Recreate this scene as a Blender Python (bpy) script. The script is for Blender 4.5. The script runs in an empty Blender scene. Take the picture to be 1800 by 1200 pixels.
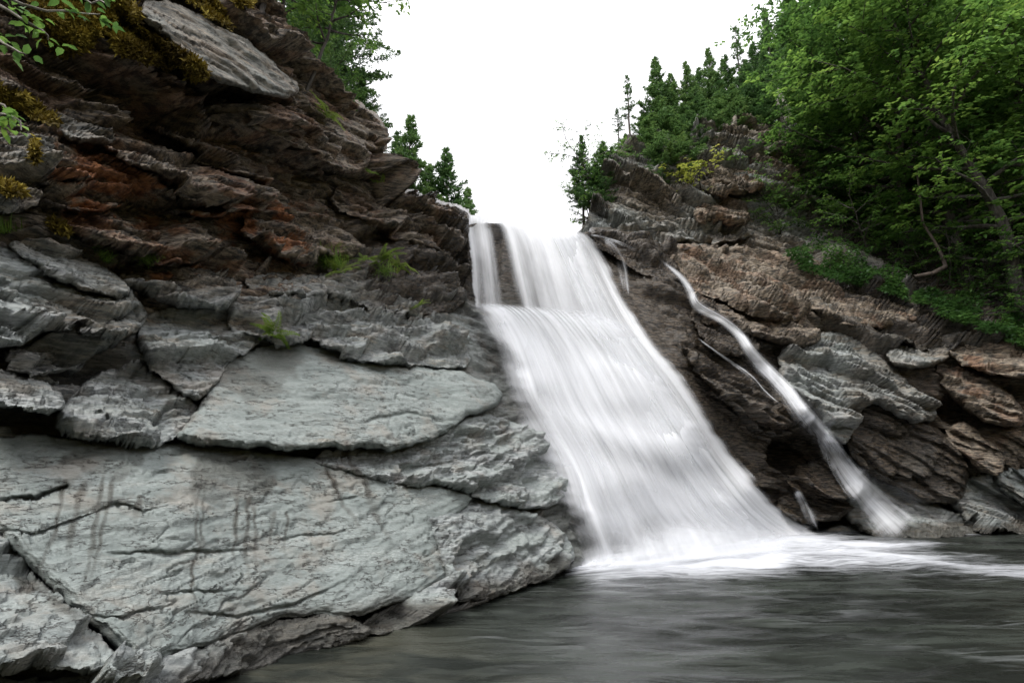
import bpy, math, random
import numpy as np
from mathutils import Vector, Matrix

# ------------------------------------------------------------------ camera, world, light
S = bpy.context.scene
PITCH = math.radians(13.0); CH = 1.0; FPX = 1000.0
cp, sp = math.cos(PITCH), math.sin(PITCH)
cam = bpy.data.cameras.new('camera'); camo = bpy.data.objects.new('camera', cam)
S.collection.objects.link(camo); S.camera = camo
camo.location = (0, 0, CH); camo.rotation_euler = (math.pi/2 + PITCH, 0, 0)
cam.sensor_width = 36; cam.lens = 36*FPX/1800; cam.clip_start = 0.05; cam.clip_end = 2000

SUN_EL, SUN_AZ = math.radians(56), math.radians(222)   # azimuth measured clockwise from +Y
S.world = bpy.data.worlds.new('World'); S.world.use_nodes = True
wn = S.world.node_tree; wn.nodes.clear()
def N(nt, t, **kw):
    n = nt.nodes.new(t)
    for k, v in kw.items(): setattr(n, k, v)
    return n
sky = N(wn, 'ShaderNodeTexSky', sky_type='NISHITA'); sky.sun_disc = False
sky.sun_elevation = SUN_EL; sky.sun_rotation = SUN_AZ; sky.dust_density = 4.0
hs = N(wn, 'ShaderNodeHueSaturation'); hs.inputs['Saturation'].default_value = 0.12
mixw = N(wn, 'ShaderNodeMixRGB'); mixw.inputs[0].default_value = 0.75     # closed cloud cover over the sky
mixw.inputs[2].default_value = (9.6, 9.5, 9.9, 1)
bg = N(wn, 'ShaderNodeBackground'); bg.inputs['Strength'].default_value = 0.15
wo = N(wn, 'ShaderNodeOutputWorld')
wn.links.new(sky.outputs[0], hs.inputs['Color']); wn.links.new(hs.outputs[0], mixw.inputs[1])
tcw = N(wn, 'ShaderNodeTexCoord'); sxyz = N(wn, 'ShaderNodeSeparateXYZ'); wn.links.new(tcw.outputs['Generated'], sxyz.inputs[0])
mrw = N(wn, 'ShaderNodeMapRange'); mrw.inputs[1].default_value = .0; mrw.inputs[2].default_value = 1.0; mrw.inputs[3].default_value = .42; mrw.inputs[4].default_value = 1.9   # overcast: brightest overhead
wn.links.new(sxyz.outputs[2], mrw.inputs[0]); gmw = N(wn, 'ShaderNodeMixRGB', blend_type='MULTIPLY'); gmw.inputs[0].default_value = 1
wn.links.new(mixw.outputs[0], gmw.inputs[1]); wn.links.new(mrw.outputs[0], gmw.inputs[2]); wn.links.new(gmw.outputs[0], bg.inputs[0]); wn.links.new(bg.outputs[0], wo.inputs[0])
sun = bpy.data.lights.new('sun', 'SUN'); sun.energy = 2.0; sun.angle = math.radians(16); sun.color = (1, .96, .9)
suno = bpy.data.objects.new('sun', sun); S.collection.objects.link(suno)
sd = Vector((math.sin(SUN_AZ)*math.cos(SUN_EL), math.cos(SUN_AZ)*math.cos(SUN_EL), math.sin(SUN_EL)))
suno.rotation_euler = sd.to_track_quat('Z', 'Y').to_euler()
S.view_settings.view_transform = 'Standard'; S.view_settings.look = 'None'
S.view_settings.exposure = 0.2; S.view_settings.gamma = 1
S.render.engine = 'CYCLES'
S.cycles.use_denoising = True
try: S.cycles.denoiser = 'OPENIMAGEDENOISE'
except Exception: pass
S.cycles.max_bounces = 6; S.cycles.diffuse_bounces = 1; S.cycles.glossy_bounces = 2
S.cycles.transmission_bounces = 3; S.cycles.transparent_max_bounces = 24
S.cycles.caustics_reflective = False; S.cycles.caustics_refractive = False

# ------------------------------------------------------------------ numeric helpers
rng = np.random.default_rng(7); random.seed(7)
_perm = rng.permutation(256).astype(np.int32); _perm = np.concatenate([_perm, _perm, _perm])
_g = rng.normal(size=(256, 3)); _g /= np.linalg.norm(_g, axis=1)[:, None]; _g = _g.astype(np.float32)
def noise(P, f=1.0, seed=0):
    Q = (np.asarray(P, np.float32)*np.float32(f)) + np.float32(seed*13.37)
    I = np.floor(Q).astype(np.int32); F = Q - I; I &= 255
    w = F*F*F*(F*(F*6-15)+10)
    out = 0
    for dx in (0, 1):
        wx = w[..., 0] if dx else 1-w[..., 0]
        hx = _perm[I[..., 0]+dx]
        for dy in (0, 1):
            wy = w[..., 1] if dy else 1-w[..., 1]
            hy = _perm[hx + I[..., 1]+dy]
            for dz in (0, 1):
                wz = w[..., 2] if dz else 1-w[..., 2]
                g = _g[_perm[hy + I[..., 2]+dz] & 255]
                d = g[..., 0]*(F[..., 0]-dx)+g[..., 1]*(F[..., 1]-dy)+g[..., 2]*(F[..., 2]-dz)
                out = out + wx*wy*wz*d
    return out*1.6
def fbm(P, f, o=4, seed=0, gain=.5):
    a, r = 1, 0
    for i in range(o):
        r = r + a*noise(P, f*2**i, seed+i); a *= gain
    return r
def billow(P, f, o=4, seed=0, gain=.5):                  # rounded between sharp creases
    a, r = 1, 0
    for i in range(o): r = r + a*(np.abs(noise(P, f*2**i, seed+i))**.8-.3); a *= gain
    return r
def sstep(a, b, x):
    t = np.clip((x-a)/(b-a), 0, 1); return t*t*(3-2*t)
def hash1(k, seed=0):
    k = k.astype(np.int64)*7919 + seed*104729
    return _perm[(k & 255)]/255.0
def ray(u, v):
    a = (np.asarray(u, float)-900)/FPX; b = (600-np.asarray(v, float))/FPX
    return np.stack([a, cp-b*sp, sp+b*cp], -1)
CAM = np.array([0, 0, CH])
def at(u, v, t): return CAM + ray(u, v)*np.asarray(t, float)[..., None]
def project(P):
    Q = np.asarray(P)-CAM; t = Q[..., 1]*cp+Q[..., 2]*sp; b = -Q[..., 1]*sp+Q[..., 2]*cp
    return 900+FPX*Q[..., 0]/t, 600-FPX*b/t, t

class TPS:
    def __init__(s, pts):
        A = np.array(pts, float); s.X = A[:, :2]/1000; y = 1/A[:, 2]
        n = len(A); K = s.k(np.linalg.norm(s.X[:, None]-s.X[None], axis=2)) + np.eye(n)*2e-3
        Pm = np.c_[np.ones(n), s.X]; M = np.zeros((n+3, n+3)); M[:n, :n] = K; M[:n, n:] = Pm; M[n:, :n] = Pm.T
        s.w = np.linalg.solve(M, np.r_[y, 0, 0, 0]); s.n = n
    @staticmethod
    def k(r): return np.where(r > 1e-9, r*r*np.log(np.maximum(r, 1e-9)), 0)
    def __call__(s, u, v):
        sh = np.shape(u); X = np.stack([np.ravel(u), np.ravel(v)], 1)/1000; out = np.empty(len(X))
        for i in range(0, len(X), 50000):
            Y = X[i:i+50000]; r = np.linalg.norm(Y[:, None]-s.X[None], axis=2)
            out[i:i+50000] = s.k(r)@s.w[:s.n] + s.w[s.n] + Y@s.w[s.n+1:]
        return 1/np.clip(out, 1/40, 1/1.3).reshape(sh)
def tpool(v): return CH/np.maximum(-(sp+(600-np.asarray(v, float))/FPX*cp), 1e-3)

# depth of the bedrock seen through each direction (pixels of the photograph, metres)
CTRL = [(300,1200,2.75),(640,1110,3.68),(800,1060,4.48),(1012,1000,6.05),(600,1200,3.7),(800,1200,4.0),(1000,1100,5.0),(1200,1100,5.2),
 (1400,1100,5.4),(1400,1200,4.2),(1800,1200,4.2),(1100,1200,4.2),(1250,1010,7.4),(1400,1000,8.2),(1800,1000,8.2),
 (-100,1250,1.9),(0,1200,2.2),(0,1000,2.7),(0,800,3.3),(0,600,3.75),(0,400,4.1),(0,200,4.4),(0,0,4.5),(-400,600,2.9),(-400,0,3.6),(-400,1200,1.8),
 (400,1100,3.3),(500,900,4.2),(300,900,3.5),(200,780,3.8),(400,780,4.35),(700,850,5.1),(780,980,4.8),(900,930,5.6),
 (350,770,4.4),(600,700,5.4),(860,690,6.9),(450,620,5.4),(550,530,6.3),(800,630,7.4),(300,600,4.8),(200,500,4.8),(100,450,4.4),
 (450,450,6.3),(300,350,5.5),(600,450,7.5),(800,520,8.8),(812,400,9.7),(700,380,8.9),(700,480,8.2),(500,300,7.1),(600,300,8.0),(690,260,9.2),
 (640,170,8.9),(590,110,8.4),(500,80,7.3),(400,50,6.5),(300,0,6.0),(200,150,5.3),(300,200,5.9),(400,200,6.4),(450,-20,7.3),(200,-250,6),(440,-300,8),(700,100,10),(800,250,10.5),
 (900,530,9.2),(820,540,8.9),(870,640,8.2),(900,700,7.6),(950,800,7.0),(1000,900,6.5),
 (900,385,10.2),(1030,410,10.6),(960,390,10.4),(1000,600,8.9),(1000,700,8.2),(1050,800,7.7),(1100,900,7.3),(1100,975,7.0),
 (1130,585,9.7),(1190,640,9.5),(1250,740,9.2),(1320,860,9.1),(1200,800,8.5),(1250,962,7.9),(1380,940,9.6),
 (1500,935,9.9),(1600,935,9.9),(1800,925,10.8),(1500,800,9.9),(1500,700,10.3),(1500,600,11.0),(1400,500,12.0),(1250,450,12.2),(1060,418,11.3),
 (1100,440,11.2),(1150,500,10.8),(1200,560,10.5),(1300,650,10.3),(1300,800,9.8),(1700,800,10.3),(1700,700,10.5),(1700,620,11),(1800,620,10.5),
 (1800,800,10.2),(1600,530,12.0),(1450,480,12.6),(2200,700,9),(2200,950,9.5),(2200,1200,4.2)]
BED = TPS(CTRL)
HILLC = [(1040,400,13.8),(1200,430,13.6),(1400,460,13.6),(1200,330,14.4),(1300,330,14.4),(1100,330,14.3),(1060,290,14.6),(1150,255,15.2),(1300,235,15.4),(1400,235,15.6),
 (1400,350,14.6),(1500,450,13.8),(1500,350,16),(1600,350,16),(1500,500,12.6),(1620,540,12.2),(1800,600,11.2),(1800,450,13),(1700,450,13.6),(1800,300,15),(1600,250,17),(1800,200,17),(2200,500,10),(2200,200,13)]
HILL = TPS(HILLC)

def mesh_obj(name, V, F, mat, parent=None, smooth=True, attrs=None, uv=None, center=False):
    V = np.asarray(V, np.float32).reshape(-1, 3); F = np.asarray(F, np.int32); k = F.shape[1]
    c = np.zeros(3)
    if center: c = V.mean(0); V = V - c
    me = bpy.data.meshes.new(name)
    me.vertices.add(len(V)); me.vertices.foreach_set('co', V.ravel())
    me.loops.add(F.size); me.loops.foreach_set('vertex_index', F.ravel())
    me.polygons.add(len(F)); me.polygons.foreach_set('loop_start', np.arange(0, F.size, k, dtype=np.int32))
    me.update(calc_edges=True)
    if smooth: me.polygons.foreach_set('use_smooth', np.ones(len(F), bool))
    for an, av in (attrs or {}).items():
        av = np.asarray(av, np.float32)
        if av.ndim == 1: at_ = me.attributes.new(an, 'FLOAT', 'POINT'); at_.data.foreach_set('value', av)
        else:
            at_ = me.attributes.new(an, 'FLOAT_COLOR', 'POINT')
            c4 = np.ones((len(av), 4), np.float32); c4[:, :av.shape[1]] = av; at_.data.foreach_set('color', c4.ravel())
    if uv is not None:
        ul = me.uv_layers.new(name='UVMap'); ul.data.foreach_set('uv', np.asarray(uv, np.float32)[F.ravel()].ravel())
    me.materials.append(mat)
    o = bpy.data.objects.new(name, me); S.collection.objects.link(o); o.location = c
    if parent: o.parent = parent
    return o
def tag(o, label=None, cat=None, group=None, kind=None):
    if label: o['label'] = label
    if cat: o['category'] = cat
    if group: o['group'] = group
    if kind: o['kind'] = kind
    return o
def gridfaces(nr, nc, keep=None):
    i = np.arange(nr-1)[:, None]*nc + np.arange(nc-1)[None]
    F = np.stack([i, i+nc, i+nc+1, i+1], -1).reshape(-1, 4)
    if keep is not None: F = F[keep.reshape(-1)[F].all(1)]
    return F
def compact(V, F, *arrs):
    used = np.unique(F); m = np.zeros(len(V), np.int64); m[used] = np.arange(len(used))
    return (V[used], m[F]) + tuple(a[used] for a in arrs)
def gnormals(P):
    du = np.gradient(P, axis=1); dv = np.gradient(P, axis=0)
    n = np.cross(du, dv); n /= np.maximum(np.linalg.norm(n, axis=-1), 1e-9)[..., None]
    s = np.sign((n*(CAM-P)).sum(-1)); s[s == 0] = 1
    return n*s[..., None]

# ------------------------------------------------------------------ rock relief
NB = np.array([-0.10, -0.16, 1.0]); NB /= np.linalg.norm(NB)            # normal of the rock's bedding
NBR = np.array([0.50, 0.0, 1.0]); NBR /= np.linalg.norm(NBR)
A1 = np.cross(NB, [0, 0, 1.]); A1 /= np.linalg.norm(A1); A2 = np.cross(NB, A1)
H1 = np.array([.57, .82, 0]); H1 -= NB*(H1@NB); H1 /= np.linalg.norm(H1)
def blocks(P, nb, h, ln, seed, warp=.5, rag=.10):
    """broken beds: each bed split along its length into blocks that stand out by different amounts, undercut below"""
    W = P + rag*h*np.stack([noise(P, 1.3/h, seed+2), noise(P, 1.3/h, seed+3), noise(P, 1.3/h, seed+4)], -1)*2.2
    q = (W@nb)/h + warp*fbm(P, .33/h**.5, 2, seed)
    k = np.floor(q); f = q-k
    h1 = H1 if nb is NB else np.cross(nb, [0, 1, 0]); h1 = h1/np.linalg.norm(h1); h2 = np.cross(nb, h1)
    out = 0; ra = hash1(k, seed+5)*6.28
    a = (W@h1)*np.cos(ra*.12)+(W@h2)*np.sin(ra*.12); b = (W@h2)
    a = a/ln*(.7+.6*hash1(k, seed+6)) + ra*3 + .35*noise(P, 1.1/ln, seed+7); b = b/(ln*.8) + ra
    j = np.floor(a); fa = a-j; i = np.floor(b)
    r = hash1(k*31+j*7+i*3, seed+8)*.75 + hash1(k, seed+9)*.35
    end = np.minimum(fa, 1-fa)*ln/h
    prof = sstep(0, .07, f)*(1-.8*f**1.3)
    return r*prof*(.6+.4*sstep(0, .5, end)), f
def rock_disp(P, rough, nb=NB, seed=1):
    """metres of relief: ledges where rough, a split grain where smooth"""
    big, _ = blocks(P, nb, .50, 1.5, seed, .8); med, _ = blocks(P, nb, .17, .55, seed+20, .9); sm, f3 = blocks(P, nb, .055, .22, seed+40, .9, .25)
    Q = P + (P@nb)[..., None]*nb*6
    grain = 1.5*billow(Q, 1.7, 6, seed+60, .56)+.5*billow(P, 5, 4, seed+65, .6)
    lump = fbm(P, .7, 3, seed+70)
    ck = np.abs(noise(Q, 1.1, seed+80) + .3*noise(Q, 4.0, seed+81)); crack = -np.exp(-(ck/.018)**2)*sstep(-.1, .3, noise(P, .9, seed+82))
    r2 = np.clip(rough, 0, 1)
    fs = .35 if nb is NBR else 1.
    lump = lump*(1.8 if nb is NBR else 1.)
    return (.95*big*r2**1.5 + med*(.28*r2+.012) + fs*sm*(.075*r2+.010) + (.009+.049*r2)*grain + .07*lump + .035*crack)

# kinds of rock surface: columns are rust-brown, wet/dark, moss weights ; rough
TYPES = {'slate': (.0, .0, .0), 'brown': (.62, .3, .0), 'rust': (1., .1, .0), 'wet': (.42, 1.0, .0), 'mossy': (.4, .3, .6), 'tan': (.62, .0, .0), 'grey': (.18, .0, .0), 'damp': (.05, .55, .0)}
TC = [(0,1100,'slate',.1),(400,950,'slate',.05),(700,950,'slate',.1),(600,700,'slate',.08),(100,500,'grey',.3),(300,700,'grey',.4),(350,600,'grey',.25),(600,580,'grey',.3),
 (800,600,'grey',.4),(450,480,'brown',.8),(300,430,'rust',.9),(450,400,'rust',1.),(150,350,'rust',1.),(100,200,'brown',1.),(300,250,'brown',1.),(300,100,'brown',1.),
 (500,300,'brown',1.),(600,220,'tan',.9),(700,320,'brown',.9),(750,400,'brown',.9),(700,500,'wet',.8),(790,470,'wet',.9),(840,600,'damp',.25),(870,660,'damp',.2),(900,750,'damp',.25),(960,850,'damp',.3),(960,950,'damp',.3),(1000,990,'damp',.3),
 (950,450,'wet',.5),(1000,700,'wet',.5),(1100,850,'wet',.5),(1100,460,'wet',.7),(1150,560,'wet',.55),(1250,700,'wet',.5),(1350,850,'wet',.6),(1250,480,'tan',.45),(1400,530,'tan',.5),
 (1350,640,'wet',.6),(1450,640,'grey',.4),(1550,700,'wet',.5),(1600,800,'wet',.6),(1700,700,'brown',.5),(1600,560,'tan',.45),(1750,620,'tan',.45),(1550,910,'grey',.2),(1750,880,'grey',.4),(1750,780,'brown',.45),
 (0,-200,'brown',.8),(-300,600,'grey',.6),(600,1180,'slate',.2),(1400,1100,'wet',.3)]
_tp = np.array([(a, b) for a, b, _, _ in TC], float); _tv = np.array([TYPES[c]+(d,) for _, _, c, d in TC], float)
def rocktype(u, v):
    sh = np.shape(u); X = np.stack([np.ravel(u), np.ravel(v)], 1)
    out = np.empty((len(X), 4))
    for i in range(0, len(X), 60000):
        d2 = ((X[i:i+60000, None]-_tp[None])**2).sum(-1); w = 1/(d2+900)**1.7
        out[i:i+60000] = (w@_tv)/w.sum(1)[:, None]
    return out.reshape(sh+(4,))

def rock_material():
    m = bpy.data.materials.new('rock'); m.use_nodes = True; nt = m.node_tree; nt.nodes.clear(); L = nt.links.new
    out = N(nt, 'ShaderNodeOutputMaterial'); b = N(nt, 'ShaderNodeBsdfPrincipled'); L(b.outputs[0], out.inputs[0])
    geo = N(nt, 'ShaderNodeNewGeometry')
    att = N(nt, 'ShaderNodeAttribute', attribute_name='kind'); sep = N(nt, 'ShaderNodeSeparateColor'); L(att.outputs['Color'], sep.inputs[0])
    # stretched coordinates that follow the bedding
    mp = N(nt, 'ShaderNodeMapping'); mp.inputs['Rotation'].default_value = (-.16, .10, 0); mp.inputs['Scale'].default_value = (1, 1, 6.0)
    L(geo.outputs['Position'], mp.inputs[0])
    def nz(scale, det=8, rough=.6, src=mp, dist=0):
        n = N(nt, 'ShaderNodeTexNoise'); n.inputs['Scale'].default_value = scale; n.inputs['Detail'].default_value = det
        n.inputs['Roughness'].default_value = rough; n.inputs['Distortion'].default_value = dist
        L(src.outputs[0] if src is mp else src.outputs['Position'], n.inputs['Vector']); return n.outputs['Fac']
    def ramp(f, a, c, lo=0., hi=1.):
        r = N(nt, 'ShaderNodeMapRange', interpolation_type='SMOOTHSTEP'); r.inputs[1].default_value = a; r.inputs[2].default_value = c
        r.inputs[3].default_value = lo; r.inputs[4].default_value = hi; L(f, r.inputs[0]); return r.outputs[0]
    def mix(f, a, c, mode='MIX'):
        x = N(nt, 'ShaderNodeMixRGB', blend_type=mode)
        for i, s in ((0, f), (1, a), (2, c)):
            if isinstance(s, (tuple, float, int)): x.inputs[i].default_value = s if not isinstance(s, tuple) else s+(1,)
            else: L(s, x.inputs[i])
        return x.outputs[0]
    def mth(op, a, c=0.):
        x = N(nt, 'ShaderNodeMath', operation=op); x.use_clamp = op in ('ADD', 'MULTIPLY')
        for i, s in ((0, a), (1, c)):
            if isinstance(s, (float, int)): x.inputs[i].default_value = s
            else: L(s, x.inputs[i])
        return x.outputs[0]
    n1 = nz(1.6); n2 = nz(7.0, 10, .7); n3 = nz(2.6, 6, .6, geo); n4 = nz(34, 6, .7); n5 = nz(1.1, 5, .6, geo)
    grey = mix(ramp(att.outputs['Alpha'], .05, .5), mix(ramp(n2, .3, .7), (.135, .160, .152), (.245, .280, .267)), mix(ramp(n2, .36, .64), (.10, .112, .115), (.36, .38, .375)))
    grey = mix(ramp(n1, .35, .65), grey, mix(ramp(n4, .35, .65), (.18, .207, .197), (.33, .365, .35)))
    grey = mix(mth('MULTIPLY', ramp(n3, .5, .68), .5), grey, (.26, .225, .185))
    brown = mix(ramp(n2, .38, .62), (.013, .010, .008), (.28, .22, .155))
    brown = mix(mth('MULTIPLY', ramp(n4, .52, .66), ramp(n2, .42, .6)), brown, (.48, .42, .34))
    rust = mix(ramp(n2, .35, .7), (.10, .03, .008), (.46, .16, .035))
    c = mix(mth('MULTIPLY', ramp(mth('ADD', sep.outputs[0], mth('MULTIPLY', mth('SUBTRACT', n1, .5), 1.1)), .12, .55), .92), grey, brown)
    rmask = mth('MULTIPLY', ramp(sep.outputs[0], .45, .95), ramp(n3, .47, .58))
    c = mix(mth('MULTIPLY', rmask, .8), c, rust)
    # wet, darkened rock
    wetf = ramp(mth('ADD', sep.outputs[1], mth('MULTIPLY', mth('SUBTRACT', n5, .5), .5)), .1, .8)
    dark = mix(1., c, (.34, .31, .28), 'MULTIPLY')
    c = mix(wetf, c, dark)
    # moss film
    mo = ramp(mth('ADD', sep.outputs[2], mth('MULTIPLY', mth('SUBTRACT', n3, .5), .8)), .3, .6)
    c = mix(mo, c, mix(ramp(n4, .35, .65), (.07, .06, .01), (.20, .17, .03)))
    # dark thread-like splits along the grain
    v = N(nt, 'ShaderNodeTexNoise'); v.inputs['Scale'].default_value = 2.3; v.inputs['Detail'].default_value = 5; v.inputs['Roughness'].default_value = .65
    L(mp.outputs[0], v.inputs['Vector'])
    sp_ = mth('ABSOLUTE', mth('SUBTRACT', v.outputs['Fac'], .5)); crack = ramp(sp_, 0.0, .012, 1., 0.)
    crack = mth('MULTIPLY', crack, ramp(n3, .40, .50))
    c = mix(mth('MULTIPLY', crack, .75), c, (.035, .028, .024))
    L(c, b.inputs['Base Color'])
    L(mth('SUBTRACT', .68, mth('MULTIPLY', wetf, .45)), b.inputs['Roughness'])
    h = mth('ADD', mth('MULTIPLY', n2, .3), mth('MULTIPLY', n4, .22)); nf = nz(95, 4, .6)
    h = mth('ADD', h, mth('MULTIPLY', nf, .12)); h = mth('SUBTRACT', h, mth('MULTIPLY', crack, .35))
    bp = N(nt, 'ShaderNodeBump'); bp.inputs['Strength'].default_value = .85; bp.inputs['Distance'].default_value = .05
    L(h, bp.inputs['Height']); L(bp.outputs[0], b.inputs['Normal'])
    return m
ROCK = rock_material()

def interp(x, pts):
    p = np.array(pts, float); return np.interp(x, p[:, 0], p[:, 1])

STEP = 2.6
ucols = np.concatenate([np.arange(-900, -30, 25), np.arange(-30, 1830, STEP), np.arange(1830, 2700, 30)])
SKYL = [(-900,-300),(330,-300),(430,-60),(480,40),(535,105),(572,150),(606,205),(650,250),(670,300),(712,346),(764,364),(802,374),(812,400),(900,408),(960,412),(1026,424),(1034,409),(1100,416),
        (1150,434),(1300,438),(1450,468),(1560,500),(1700,560),(1800,596),(2000,640),(2700,700)]
def sheet(depth, skyl, vbot, cols, rows, nbf, roughf, back=(3.0, .35), seed=1, poolbed=True):
    top = interp(cols, skyl); s = np.linspace(0, 1, rows)[:, None]
    U = np.broadcast_to(cols, (rows, len(cols))); V_ = top[None] + (vbot-top[None])*s
    T = depth(U, V_)
    if poolbed:
        dz = -(sp+(600-V_)/FPX*cp); T = np.where(dz > .01, np.minimum(T, (CH+.7)/np.maximum(dz, .01)), T)
    P = at(U, V_, T)
    ty = rocktype(U, V_)
    # the ground carries on behind the skyline
    nb_ = 8
    away = P[0]-CAM; away[:, 2] = 0; away /= np.linalg.norm(away, axis=1)[:, None]
    ks = np.linspace(1, 0, nb_, endpoint=False)[:, None, None]
    ext = P[0][None] + away[None]*back[0]*ks - np.array([0, 0, 1.])*back[1]*ks*back[0]*.5
    P = np.concatenate([ext, P]); ty = np.concatenate([np.repeat(ty[:1], nb_, 0), ty]); U = np.concatenate([np.repeat(U[:1], nb_, 0), U]); V_ = np.concatenate([np.repeat(V_[:1], nb_, 0), V_])
    n = gnormals(P)
    for _ in range(3): n[1:-1, 1:-1] = (n[:-2, 1:-1]+n[2:, 1:-1]+n[1:-1, :-2]+n[1:-1, 2:]+n[1:-1, 1:-1])/5
    n /= np.linalg.norm(n, axis=-1)[..., None]
    d = np.where(U < 1000, rock_disp(P, ty[..., 3], NB, seed), rock_disp(P, ty[..., 3], NBR, seed+5)) if nbf else rock_disp(P, roughf*np.ones(U.shape), NBR, seed)
    return P, n, d, U, V_, ty

# ------------------------------------------------------------------ bedrock of the gorge
P, n, d, U, V_, ty = sheet(BED, SKYL, 1230, ucols, 470, True, None, seed=1)
# recess behind the falls and keep the lip smooth
fallw = sstep(800, 830, U)*sstep(1120, 1060, U)*sstep(560, 520, V_)
eL = interp(V_.ravel(), [(376,815),(530,822),(600,880),(700,905),(800,965),(900,1000),(1000,1022)]).reshape(U.shape); eR = interp(V_.ravel(), [(376,1020),(410,1040),(500,1100),(600,1160),(700,1240),(800,1300),(940,1400)]).reshape(U.shape)
inf = sstep(-10, 40, U-eL)*sstep(-60, 0, eR-U)
d = d*(1-.6*fallw)*(1-.8*inf) - .10 - .06*sstep(.75, .35, ty[..., 3])*(U < 1000) - .15*(ty[..., 3] > .6)*(U < 1000)
hol = np.maximum.reduce([sstep(1.1, .6, np.hypot((U-a)/b, (V_-c)/e)) for a, c, b, e in ((70,735,130,32),(130,640,110,28),(430,782,330,10),(700,1040,110,16),(745,628,40,10),(700,775,100,14),(120,1130,120,20))])
holr = np.maximum.reduce([sstep(1.15, .5, np.hypot((U-a)/b, (V_-c)/e)+.25*noise(P, .8, 61)) for a, c, b, e in ((1600,800,110,80),(1720,720,70,36),(1400,800,60,50),(1440,905,60,26),(1740,690,70,24),(1500,590,70,18),(1330,870,50,14))])
d = d - .45*hol*(U < 900) - .85*holr*(U > 1000)
P = P + n*d[..., None]
nr, nc = U.shape
edge = interp(V_.ravel(), [(376,815),(530,822),(600,880),(700,905),(800,965),(900,1000),(1000,1022),(1300,1022)]).reshape(U.shape)
edgeR = interp(V_.ravel(), [(376,1020),(410,1040),(500,1100),(600,1160),(700,1240),(800,1300),(940,1400),(1300,1400)]).reshape(U.shape)
allF = gridfaces(nr, nc); cu = U.reshape(-1)[allF].mean(1); e1 = edge.reshape(-1)[allF].mean(1); e2 = edgeR.reshape(-1)[allF].mean(1)
PV = P.reshape(-1, 3); KV = ty.reshape(-1, 4)
for nm, sel in (('cliff', cu < e1), ('waterfall_bed', (cu >= e1) & (cu < e2)), ('rocky_bank', cu >= e2)):
    V2, F2, K2 = compact(PV, allF[sel], KV)
    o = mesh_obj(nm, V2, F2, ROCK, attrs={'kind': K2}); o['kind'] = 'structure'

BEDV = PV.copy()
# ------------------------------------------------------------------ outcrop and wooded hillside on the far bank
SOIL = None
HS = [(1000,420),(1030,398),(1040,345),(1062,292),(1090,262),(1150,248),(1240,238),(1300,228),(1400,226),(1480,250),(1600,235),(1800,190),(2300,150)]
hc = np.concatenate([np.arange(1012, 1500, 2.6), np.arange(1500, 1830, 6), np.arange(1830, 2300, 30)])
P, n, d, U, V_, ty = sheet(HILL, HS, 640, hc, 190, False, .95, back=(4, .0), seed=11, poolbed=False)
ty = np.ones(U.shape+(4,)); w_ = sstep(1420, 1500, U)
ty[..., 0] = .33 + .3*noise(P, .6, 3); ty[..., 1] = -.1 + sstep(400, 440, V_)*.25 + .6*w_; ty[..., 2] = .05+.25*sstep(290, 250, V_)
P = P + n*(d*.9)[..., None]; HILLV = P.reshape(-1, 3)
allF = gridfaces(*U.shape); cu = U.reshape(-1)[allF].mean(1)
lim = interp(V_.reshape(-1)[allF].mean(1), [(200,1440),(300,1440),(400,1400),(500,1400)])
for nm, sel in (('rock_outcrop', cu < lim), ('hillside', cu >= lim)):
    V2, F2, K2 = compact(P.reshape(-1, 3), allF[sel], ty.reshape(-1, 4))
    o = mesh_obj(nm, V2, F2, ROCK, attrs={'kind': K2}); o['kind'] = 'structure'

# ------------------------------------------------------------------ separate slabs and boulders
def chaikin(p, k=1):
    p = np.asarray(p, float)
    for _ in range(k):
        q = np.roll(p, -1, 0); p = np.stack([p*.78+q*.22, p*.22+q*.78], 1).reshape(-1, 2)
    return p
def poly_dist(U, V, poly):
    x, y = U.ravel(), V.ravel(); a = poly; b = np.roll(poly, -1, 0); d = np.full(x.shape, 1e9); ins = np.zeros(x.shape, bool)
    for (ax, ay), (bx, by) in zip(a, b):
        ex, ey = bx-ax, by-ay; L = ex*ex+ey*ey+1e-9
        t = np.clip(((x-ax)*ex+(y-ay)*ey)/L, 0, 1)
        d = np.minimum(d, (x-ax-t*ex)**2+(y-ay-t*ey)**2)
        c = ((ay > y) != (by > y)) & (x < (bx-ax)*(y-ay)/((by-ay) if by != ay else 1e-9)+ax); ins ^= c
    d = np.sqrt(d); return np.where(ins, d, -d).reshape(U.shape)
DRIPS = [([(110,860),(97,930),(75,990),(60,1010)],5),([(142,860),(128,930),(108,1000)],8),([(185,800),(180,850),(165,930),(152,1010),(140,1060)],6),([(212,800),(200,850),(180,930),(165,990),(152,1050)],5),
 ([(243,880),(232,945)],4),([(352,840),(346,900),(350,960),(342,1030),(336,1090)],3.5),([(362,845),(358,930),(350,1000)],3),([(416,850),(419,930),(415,1000)],3.5),([(440,870),(437,960),(440,1030)],5),
 ([(452,890),(454,1050)],4),([(480,900),(483,1010)],4),([(505,900),(508,1000)],3),([(232,770),(215,830),(205,850)],4),([(40,1000),(80,1040),(120,1090),(165,1150)],14),([(610,780),(650,880),(700,980)],7),([(560,800),(600,880),(660,960)],4)]
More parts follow.
